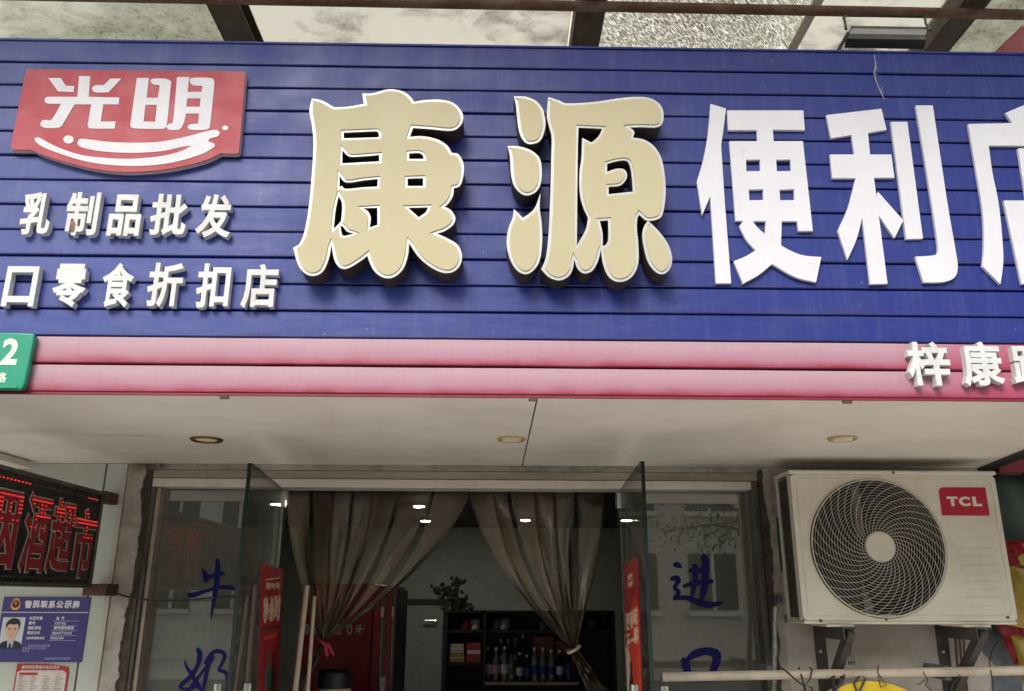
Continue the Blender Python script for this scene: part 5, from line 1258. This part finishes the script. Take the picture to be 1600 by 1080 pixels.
# fan well
wel = MB(); N = 48
for k in range(N):
    a_, b_ = 2*math.pi*k/N, 2*math.pi*(k+1)/N
    r1_, r2_ = rf+.001, rf-.004
    wel.add([(fcen.x+r1_*math.cos(a_), YA+.004, fcen.z+r1_*math.sin(a_)), (fcen.x+r1_*math.cos(b_), YA+.004, fcen.z+r1_*math.sin(b_)), (fcen.x+r2_*math.cos(b_), YA+.035, fcen.z+r2_*math.sin(b_)), (fcen.x+r2_*math.cos(a_), YA+.035, fcen.z+r2_*math.sin(a_))], [(0, 1, 2, 3)])
lin = MB()
for k in range(N):
    a_, b_ = 2*math.pi*k/N, 2*math.pi*(k+1)/N; r2_ = rf-.0035
    lin.add([(fcen.x+r2_*math.cos(a_), YA+.034, fcen.z+r2_*math.sin(a_)), (fcen.x+r2_*math.cos(b_), YA+.034, fcen.z+r2_*math.sin(b_)), (fcen.x+r2_*math.cos(b_), YA+.154, fcen.z+r2_*math.sin(b_)), (fcen.x+r2_*math.cos(a_), YA+.154, fcen.z+r2_*math.sin(a_))], [(0, 1, 2, 3)])
lin.build('shade_liner', MAT['acshadow'], ac, smooth=True)  # liner added, painted black in place of the shade behind the grille
wel.build('fan_shroud', MAT['blade'], ac, smooth=True)
MB().lathe([(rf*.99, 0), (rf*.99, -.004)], (fcen.x, YA+.155, fcen.z), 'y', 40).build('inner_coil', MAT['acshadow'], ac)
fan = MB()
for k in range(3):
    v = []; f = []; q0 = k*2*math.pi/3+.3
    for i in range(7):
        for j in range(6):
            r_ = .045+(rf*.86-.045)*i/6; q_ = q0+(.95-.15*i/6)*(j/5)+.35*(i/6)**1.4; v.append(Vector((fcen.x+r_*math.cos(q_), YA+.135-.07*(j/5)*(1-.25*i/6), fcen.z+r_*math.sin(q_))))
    for i in range(6):
        for j in range(5): a_ = i*6+j; f.append((a_, a_+1, a_+7, a_+6))
    o = obj('fan_blade', v, f, MAT['blade'], ac, smooth=True); o.modifiers.new('solid', 'SOLIDIFY').thickness = .003
MB().lathe([(.046, -.05), (.046, .03), (.035, .04)], (fcen.x, YA+.10, fcen.z), 'y', 20).build('fan_hub', MAT['blade'], ac, smooth=True)
MB().box((fcen.x-.016, YA+.140, fcen.z-rf*.97), (fcen.x+.016, YA+.146, fcen.z+rf*.97)).build('motor_bracket', MAT['acgrey'], ac)
# grille
hub_r = rf*.215
def gy(r_): return YA-.004-.014*math.sqrt(max(0, 1-((r_-hub_r)/(rf-hub_r))**2))
rings = MB()
NR = 19
for k in range(NR+1):
    r_ = hub_r+(rf-.005-hub_r)*(k+.2)/(NR+.2); seg_ = 56
    rings.tube([Vector((fcen.x+r_*math.cos(2*math.pi*j/seg_), gy(r_), fcen.z+r_*math.sin(2*math.pi*j/seg_))) for j in range(seg_)], .0007 if k < NR else .0028, 4, closed=True)
rings.build('grille_rings', MAT['wire'], ac, smooth=True)
sp = MB()
for k in range(34):
    pts = []
    for j in range(13):
        s_ = j/12; r_ = hub_r*.95+(rf-.004-hub_r*.95)*s_; q_ = 2*math.pi*k/34-1.25*s_**.85
        pts.append(Vector((fcen.x+r_*math.cos(q_), gy(r_)-.0022, fcen.z+r_*math.sin(q_))))
    sp.tube(pts, .00095, 4)
sp.build('grille_spokes', MAT['wire'], ac, smooth=True)
MB().lathe([(hub_r, -.004), (hub_r, .004), (hub_r*.93, .008), (hub_r*.3, .010)], (fcen.x, gy(hub_r), fcen.z), 'y', 40).build('hub_cap', MAT['acwhite'], ac, smooth=True)
ring = [Vector((fcen.x+(rf+.004)*math.cos(2*math.pi*j/72), YA-.001, fcen.z+(rf+.004)*math.sin(2*math.pi*j/72))) for j in range(72)]
MB().tube(ring, .0035, 6, closed=True).build('opening_lip', MAT['acwhite'], ac, smooth=True)
# badge
bq = [ap(785, 175), ap(990, 171), ap(1012, 295), ap(800, 300)]
bx0_, bx1_, bzt, bzb = (bq[0].x+bq[3].x)/2, (bq[1].x+bq[2].x)/2, bq[0].z, bq[3].z
bl = [Vector((bx0_, bzb)), Vector((bx1_, bzb)), Vector((bx1_, bzt)), Vector((bx0_+.018, bzt)), Vector((bx0_+.006, bzt-.004)), Vector((bx0_, bzt-.014))]
shape(ccw(bl), [], YA-.0022, YA-.0003).build('badge', MAT['tclred'], ac)
mb = MB(); u_, v_ = (bx1_-bx0_), (bzt-bzb)
for ch, a_, b_ in (('T', .14, .37), ('C', .39, .63), ('L', .68, .87)): glyph_at(mb, ch, Vector((bx0_+u_*a_, YA-.0020, bzb+v_*.33)), Vector((u_*(b_-a_), 0, 0)), Vector((0, 0, v_*.34)), Vector((0, -.0014, 0)), .055, 4)
mb.build('badge_letters', MAT['badgewhite'], ac)
# five pressed louvres
for k, (xa, xb, ya, yb_) in enumerate(((868, 1028, 398, 410), (876, 1042, 447, 482), (892, 1054, 520, 556), (902, 1066, 592, 628), (910, 1074, 664, 702))):
    a_, b_ = ap(xa, yb_), ap(xb, ya)
    l_ = rrect(a_.x, a_.z, b_.x, b_.z, min(.008, (b_.z-a_.z)*.45), 4)
    MB().tube([Vector((p.x, YA-.0003, p.y)) for p in l_], .0013, 5, closed=True).build('louvre_rim', MAT['acwhite'], ac, smooth=True)
    shape(offset_loop(ccw(l_), .0012), [], YA-.0012, YA-.0002).build('louvre', MAT['acwhite'], ac)
for (x_, y_) in ((262, 767), (553, 762), (1093, 752), (583, 113)):
    p = ap(x_, y_, YA-.002); MB().lathe([(.0055, -.001), (.0055, .0025), (.003, .0035)], (p.x, YA-.001 if y_ > 200 else YA-.006, p.z if y_ > 200 else az1-.008), 'y', 10).build('screw', MAT['frame_dark'], ac, smooth=True)
for x_ in (ax0+.13, ax1-.16):
    MB().box((x_-.05, YA-.012, az0-.009), (x_+.05, YB-.01, az0-.0005)).build('foot', MAT['acwhite'], ac, bevel=.002)
# brackets
def ac_bracket(px_, label):
    xb_ = P(px_, 1030, Y_WALL-.012).x
    t = thing('wall_bracket', label, 'wall bracket', (xb_, Y_WALL-.012, az0-.35), 'steel brackets under the air conditioner')
    zt3 = az0-.0095
    MB().box((xb_-.022, Y_WALL-.0165, zt3-.34), (xb_+.022, Y_WALL-.0105, zt3)).build('wall_leg', MAT['bracket'], t, bevel=.001)
    MB().box((xb_-.022, YA-.03, zt3-.006), (xb_+.022, Y_WALL-.017, zt3)).box((xb_-.022, YA-.03, zt3-.045), (xb_-.017, Y_WALL-.017, zt3-.0065)).build('arm', MAT['bracket'], t, bevel=.001)
    p0, p1 = Vector((xb_+.012, YA-.01, zt3-.012)), Vector((xb_+.012, Y_WALL-.02, zt3-.25)); dd_ = (p1-p0).normalized(); up_ = dd_.cross(Vector((1, 0, 0))).normalized()*.018
    MB().hexa([p0-up_-Vector((.014, 0, 0)), p0-up_+Vector((.014, 0, 0)), p0+up_+Vector((.014, 0, 0)), p0+up_-Vector((.014, 0, 0))], [p1-up_-Vector((.014, 0, 0)), p1-up_+Vector((.014, 0, 0)), p1+up_+Vector((.014, 0, 0)), p1+up_-Vector((.014, 0, 0))]).build('brace', MAT['bracket'], t, bevel=.001)
    for dz in (.10, .30): MB().lathe([(.006, 0), (.006, .003), (.003, .005)], (xb_-.004, Y_WALL-.0166, zt3-dz), 'y', 8).build('bolt', MAT['steel_light'], t)
ac_bracket(1284, 'left steel bracket with a diagonal brace under the air conditioner')
ac_bracket(1476, 'right steel bracket under the badge end of the air conditioner')
# twine with a clip hanging from the left bracket
p0 = P(1324, 986, YA+.01); mb = MB()
for k in range(5): mb.tube([p0+Vector((rr.uniform(-.008, .008), 0, 0)), p0+Vector((rr.uniform(-.012, .012), 0, -.05)), p0+Vector((rr.uniform(-.01, .015), 0, -.10))], .0012, 4)
mb.box(p0+Vector((-.008, -.004, -.115)), p0+Vector((.014, .006, -.102)))
mb.build('twine', MAT['bracket'], label='tangled twine hanging from the left bracket of the air conditioner', category='twine')

# horizontal cream pipe in front of the right wall
YR = 1.06
ra, rb = P(1034, 1058, YR), P(1700, 1046, YR)
cpipe = thing('hanging_rail', 'cream horizontal pipe rail across the right wall at the photo foot', 'rail', ra)
MB().tube([ra, (ra+rb)/2, rb], .0165, 14).build('pipe', MAT['railwhite'], cpipe, smooth=True)
for px_ in (1205, 1484): 
    p_ = P(px_, 1053, YR); MB().box((p_.x-.011, YR+.012, p_.z-.024), (p_.x+.011, Y_WALL-.018, p_.z+.026)).build('pipe_holder', MAT['bluegrey'], cpipe, bevel=.002)
# wires and hooks on the rail
def wire(pts, r_, label, name='wire_loop', mat='black'):
    return MB().tube([P(x_, y_, YR-.02+d_) for x_, y_, d_ in pts], r_, 5).build(name, MAT[mat], smooth=True, label=label, category='wire')
wire([(1219,1043,.045),(1230,1050,0),(1245,1064,0),(1257,1072,0),(1262,1090,0)], .003, 'black wire drooping over the rail left of the other loops')
wire([(1248,1043,.045),(1252,1055,0),(1256,1070,0),(1258,1085,0)], .003, 'short black wire between the two neighbouring loops on the rail')
wire([(1265,1043,.045),(1269,1046,.0),(1266,1060,0),(1258,1072,0),(1268,1074,0),(1272,1090,0)], .003, 'black wire knotted into a loop beside the left bracket')
wire([(1316,1045,.03),(1319,1058,0),(1312,1070,0),(1304,1080,0),(1309,1095,0)], .005, 'thick black hook behind the left bracket brace')
wire([(1373,1040,.03),(1371,1050,0),(1378,1062,0),(1385,1070,0),(1376,1074,0),(1372,1056,0)], .0022, 'thin brown wire tied over the yellow lid', mat='bracket')
wire([(1443,1040,.03),(1443,1052,0),(1450,1062,0),(1446,1070,0),(1456,1080,0)], .002, 'thin crooked wire hanging right of the yellow lid')
wire([(1446,1062,0),(1436,1070,0),(1432,1068,0)], .0018, 'tiny wire end beside the crooked wire')
wire([(1500,1046,.03),(1498,1058,0),(1488,1070,0),(1486,1090,0)], .0018, 'thin wire in front of the right bracket')
wire([(1560,1000,.05),(1549,1018,.04),(1546,1035,.03),(1548,1050,.0),(1552,1068,0),(1549,1095,0)], .0022, 'thin black wire hanging from the air conditioner right foot')
wire([(1318,1062,0),(1308,1052,.02),(1300,1060,0),(1304,1082,0),(1296,1096,0)], .006, 'thick black cable loop hanging by the left bracket brace')
wire([(1340,1082,0),(1334,1068,0),(1345,1054,.01),(1352,1060,0),(1341,1084,0)], .0045, 'rusty bent clip left of the yellow lid', mat='bracket')
# yellow round lid hanging on wires
c = P(1373, 1205, YR); R_ = (P(1503, 1205, YR).x-c.x)
yl_ = thing('yellow_lid', 'round yellow plastic lid hanging under the rail, only its top showing', 'lid', c)
MB().lathe([(R_*1.04, -.012), (R_*1.04, .006), (R_*.98, .012), (R_*.9, .006), (R_*.5, .016), (.01, .02)], (c.x, YR, c.z-.012), 'y', 48).build('disc', MAT['yellow'], yl_, smooth=True)
MB().tube([Vector((c.x+R_*1.045*math.cos(q), YR, c.z-.012+R_*1.045*math.sin(q))) for q in [k*math.pi/24 for k in range(48)]], .006, 6, closed=True).build('rim', M('grey_lid_rim', srgb(130, 124, 112), .5), yl_, smooth=True)
# foil wrapped vertical pipe, switch, tapes
fpn = thing('wrapped_pipe', 'foil wrapped thin pipe standing at the edge of the right wall', 'wrapped pipe', P(1210, 1080, 1.17))
pts = []; rad_ = []
for k in range(26):
    t_ = k/25; pts.append(P(1211.5-3*t_+rr.uniform(-.7, .7), 948+142*t_, 1.17)); rad_.append(.0095+rr.uniform(-.0015, .0022))
MB().tube(pts, rad_, 10).build('wrap', MAT['foil'], fpn, smooth=False)
MB().tube([P(1212, 949, 1.17), P(1213, 938, 1.17), P(1214, 933, 1.19)], .004, 6).build('stub', MAT['bracket'], fpn)
p_ = P(1216, 935, Y_WALL-.02); MB().box((p_.x-.012, Y_WALL-.03, p_.z-.018), (p_.x+.014, Y_WALL-.0105, p_.z+.016)).build('junction_box', MAT['bluegrey'], bevel=.003, label='small blue grey box on the right wall edge above the wrapped pipe', category='junction box')
def tape(q, label, mat='tape'):
    pts = [P(x_, y_, Y_WALL-.0115) for x_, y_ in q]; MB().prism(pts, (0, .001, 0)).build('tape_strip', MAT[mat], label=label, category='tape')
tape([(1211,809),(1218,809),(1226,893),(1220,893)], 'tall dark green tape strip on the wall left of the air conditioner')
tape([(1217,965),(1229,960),(1229.5,972),(1218.5,980)], 'torn green tape patch on the wall under the air conditioner corner')

# ------------------------------------------------------------------ neighbouring shop at the far right
structure('neighbour_wall', MB().box((P(1560, 800, Y_WALL).x+.121, Y_WALL+.1, 0), (3.6, Y_WALL+.2, 2.9)), MAT['darkgreen'])
p0, p1 = P(1532, 738, 1.2), P(1700, 742, 1.2)
MB().box((back_r.x+.03, 1.16, P(1590, 738, 1.16).z), (3.4, 1.2, Z_SOFFIT+.45)).build('neighbour_sign', MAT['darkred'], label='dark red sign board of the neighbouring shop at the right edge', category='sign board', bevel=.003)
gx0 = ax1+.025
tp = thing('tarpaulin', 'creased dark green tarpaulin behind the right end of the air conditioner', 'tarpaulin', (gx0, 1.2, 1.5))
v = []; f = []
NX, NZ = 14, 16
for i in range(NX+1):
    for j in range(NZ+1):
        v.append(Vector((gx0+.02+.6*i/NX, 1.215+.012*math.sin(i*1.7+j*.4)+.008*math.sin(j*1.3), 1.45+(P(1590, 741, 1.2).z-1.45)*j/NZ)))
for i in range(NX):
    for j in range(NZ): a_ = i*(NZ+1)+j; f.append((a_, a_+NZ+1, a_+NZ+2, a_+1))
o = obj('sheet', v, f, MAT['darkgreen'], tp, smooth=True); o.modifiers.new('solid', 'SOLIDIFY').thickness = .002
# snack bags
def bag(cx_, cy_, w_, h_, Y, mat, label, band, tilt=0):
    c_ = P(cx_, cy_, Y); sc_ = (Y+2.2)/F_PX; W2, H2 = w_*sc_/2, h_*sc_/2
    t = thing('snack_bag', label, 'snack bag', c_, 'snack bags hanging at the neighbouring shop')
    v = []; f = []; N = 10; cs, sn = math.cos(tilt), math.sin(tilt)
    for s_ in (-1, 1):
        for i in range(N+1):
            for j in range(N+1):
                u_, w2 = i/N*2-1, j/N*2-1; th_ = .035*(max(0, 1-w2*w2)**.6)*(max(0, 1-u_*u_)**.4); cr = .003*math.sin(u_*9+w2*4)+.0025*math.sin(w2*13)
                x_, z_ = u_*W2*(1-.06*(1-w2*w2)), w2*H2
                v.append(Vector((c_.x+x_*cs-z_*sn, Y+s_*(th_+.0006)+cr, c_.z+x_*sn+z_*cs)))
    M1 = (N+1)**2
    for s_ in (0, 1):
        for i in range(N):
            for j in range(N): a_ = s_*M1+i*(N+1)+j; q_ = (a_, a_+N+1, a_+N+2, a_+1); f.append(q_ if s_ == 0 else q_[::-1])
    obj('pouch', v, f, MAT[mat], t, smooth=True)
    bl_ = [Vector((c_.x+a_*W2*cs-b_*H2*sn, c_.z+a_*W2*sn+b_*H2*cs)) for a_, b_ in ((-.25,-.2),(.1,-.28),(.35,-.1),(.3,.2),(0,.3),(-.3,.15))]
    shape(ccw(bl_), [], Y-.041, Y-.034).build('print', MAT[band], t)
bag(1590, 876, 56, 62, 1.13, 'bagred', 'red and gold snack bag, uppermost at the right edge', 'bagyellow', .1)
bag(1600, 935, 52, 88, 1.09, 'bagyellow', 'yellow snack bag hanging below the red and gold one', 'bagred', -.2)
bag(1596, 985, 70, 80, 1.15, 'bagred', 'plain red snack bag hanging lowest at the right edge', 'bagred', .35)
bag(1610, 1030, 40, 70, 1.12, 'bagyellow', 'yellow snack bag at the right edge below the plain red one', 'bagyellow', .1)
p_ = P(1552, 1000, Y_WALL-.012)
sp_ = [(1545,985),(1600,990),(1600,1045),(1560,1045),(1536,1020),(1528,995)]
pts = [P(x_, y_, Y_WALL-.013) for x_, y_ in sp_]; MB().prism(pts, (0, .002, 0)).build('paint_patch', MAT['bluegrey'], label='blue grey painted patch on the wall below the air conditioner right corner', category='paint patch')
pts = [P(x_, y_, Y_WALL-.013) for x_, y_ in ((1549,1056),(1598,1056),(1598,1110),(1552,1110))]; MB().prism(pts, (0, .002, 0)).build('paint_patch', MAT['bluegrey'], label='blue grey square patch on the wall below the rail right end', category='paint patch')
for k, (xa, xb) in enumerate(((1492, 1497), (1498, 1504), (1505, 1508))):
    MB().tube([P(xa, 985, Y_WALL-.05), P(xb, 1050, Y_WALL-.05), P(xb+6, 1100, Y_WALL-.06)], .006-.001*k, 8).build('copper_pipe', M('brown_lagged_pipe', srgb(112, 84, 66), .6), smooth=True, label=('brown lagged pipe nearest the right bracket', 'brown lagged pipe in the middle of three behind the rail', 'thinnest brown pipe right of the lagged ones')[k], category='pipe')

# ================================================================== ACROSS THE STREET (what the panes mirror)
def block(x0_, x1_, y_, h_, mat, label, nx, nz, balc=False):
    t = thing('apartment_building', label, 'building', ((x0_+x1_)/2, y_, 0))
    MB().box((x0_, y_-8, 0), (x1_, y_, h_)).build('wall', MAT[mat], t)
    wn = MB(); sl_ = MB(); dx = (x1_-x0_)/nx; dz = (h_-1)/nz
    for i in range(nx):
        for j in range(nz):
            cx_ = x0_+dx*(i+.5); cz_ = .8+dz*(j+.5)
            wn.box((cx_-dx*.3, y_+.002, cz_-dz*.28), (cx_+dx*.3, y_+.05, cz_+dz*.28)); sl_.box((cx_-dx*.33, y_+.06, cz_-dz*.34), (cx_+dx*.33, y_+.25, cz_-dz*.29))
            sl_.box((cx_-.04, y_+.052, cz_-dz*.28), (cx_+.04, y_+.09, cz_+dz*.28))
    wn.build('windows', MAT['winglass'], t, kind='stuff'); sl_.build('sills', MAT['towertile'], t, kind='stuff')
    MB().box((x0_-.2, y_-8.2, h_), (x1_+.2, y_+.3, h_+.4)).build('parapet', MAT['towertile'], t)
block(-13, -3.0, -19, 9.5, 'towertile', 'pale apartment block across the street mirrored in the left pane', 6, 4)
block(-1.5, 12, -16, 8, 'towerbeige', 'beige apartment block across the street mirrored in the right pane', 7, 3)
block(-24, -13.5, -42, 27, 'towerbeige', 'tall far tower behind the pale block across the street', 7, 9)
TX = 3.75
tr = thing('street_tree', 'leafy street tree across the pavement mirrored in the right pane', 'tree', (TX, -7.0, 0))
MB().tube([(TX, -7, 0), (TX+.04, -7, 1.3), (TX-.06, -7.05, 2.4), (TX+.05, -7, 3.9)], [.12, .10, .08, .03], 10).build('trunk', MAT['bark'], tr, smooth=True)
br = MB(); lv = MB(); rt = random.Random(9)
for k in range(20):
    q_ = rt.uniform(0, 6.28) if k % 2 else rt.uniform(2.4, 3.9); s0 = Vector((TX, -7, rt.uniform(2.0, 3.7))); e_ = s0+Vector((math.cos(q_)*rt.uniform(.8, 1.9), math.sin(q_)*rt.uniform(.6, 1.4), rt.uniform(-.3, .8)))
    br.tube([s0, (s0+e_)/2+Vector((0, 0, .12)), e_], [.028, .016, .005], 5)
    for c_ in range(7):
        cp_ = s0.lerp(e_, rt.uniform(.35, 1.05))+Vector((rt.gauss(0, .12), rt.gauss(0, .12), rt.gauss(0, .1)))
        for j in range(30):
            p = cp_+Vector((rt.gauss(0, .11), rt.gauss(0, .11), rt.gauss(0, .07))); dv = Vector((rt.uniform(-1, 1), rt.uniform(-1, 1), rt.uniform(-.9, .2))).normalized()*rt.uniform(.07, .12); sdv = dv.cross(Vector((.2, .3, 1))).normalized()*.022
            lv.add([p, p+dv*.5+sdv, p+dv, p+dv*.5-sdv], [(0, 1, 2, 3)])
br.build('branches', MAT['bark'], tr); lv.build('crown', MAT['leaf'], tr, kind='stuff')
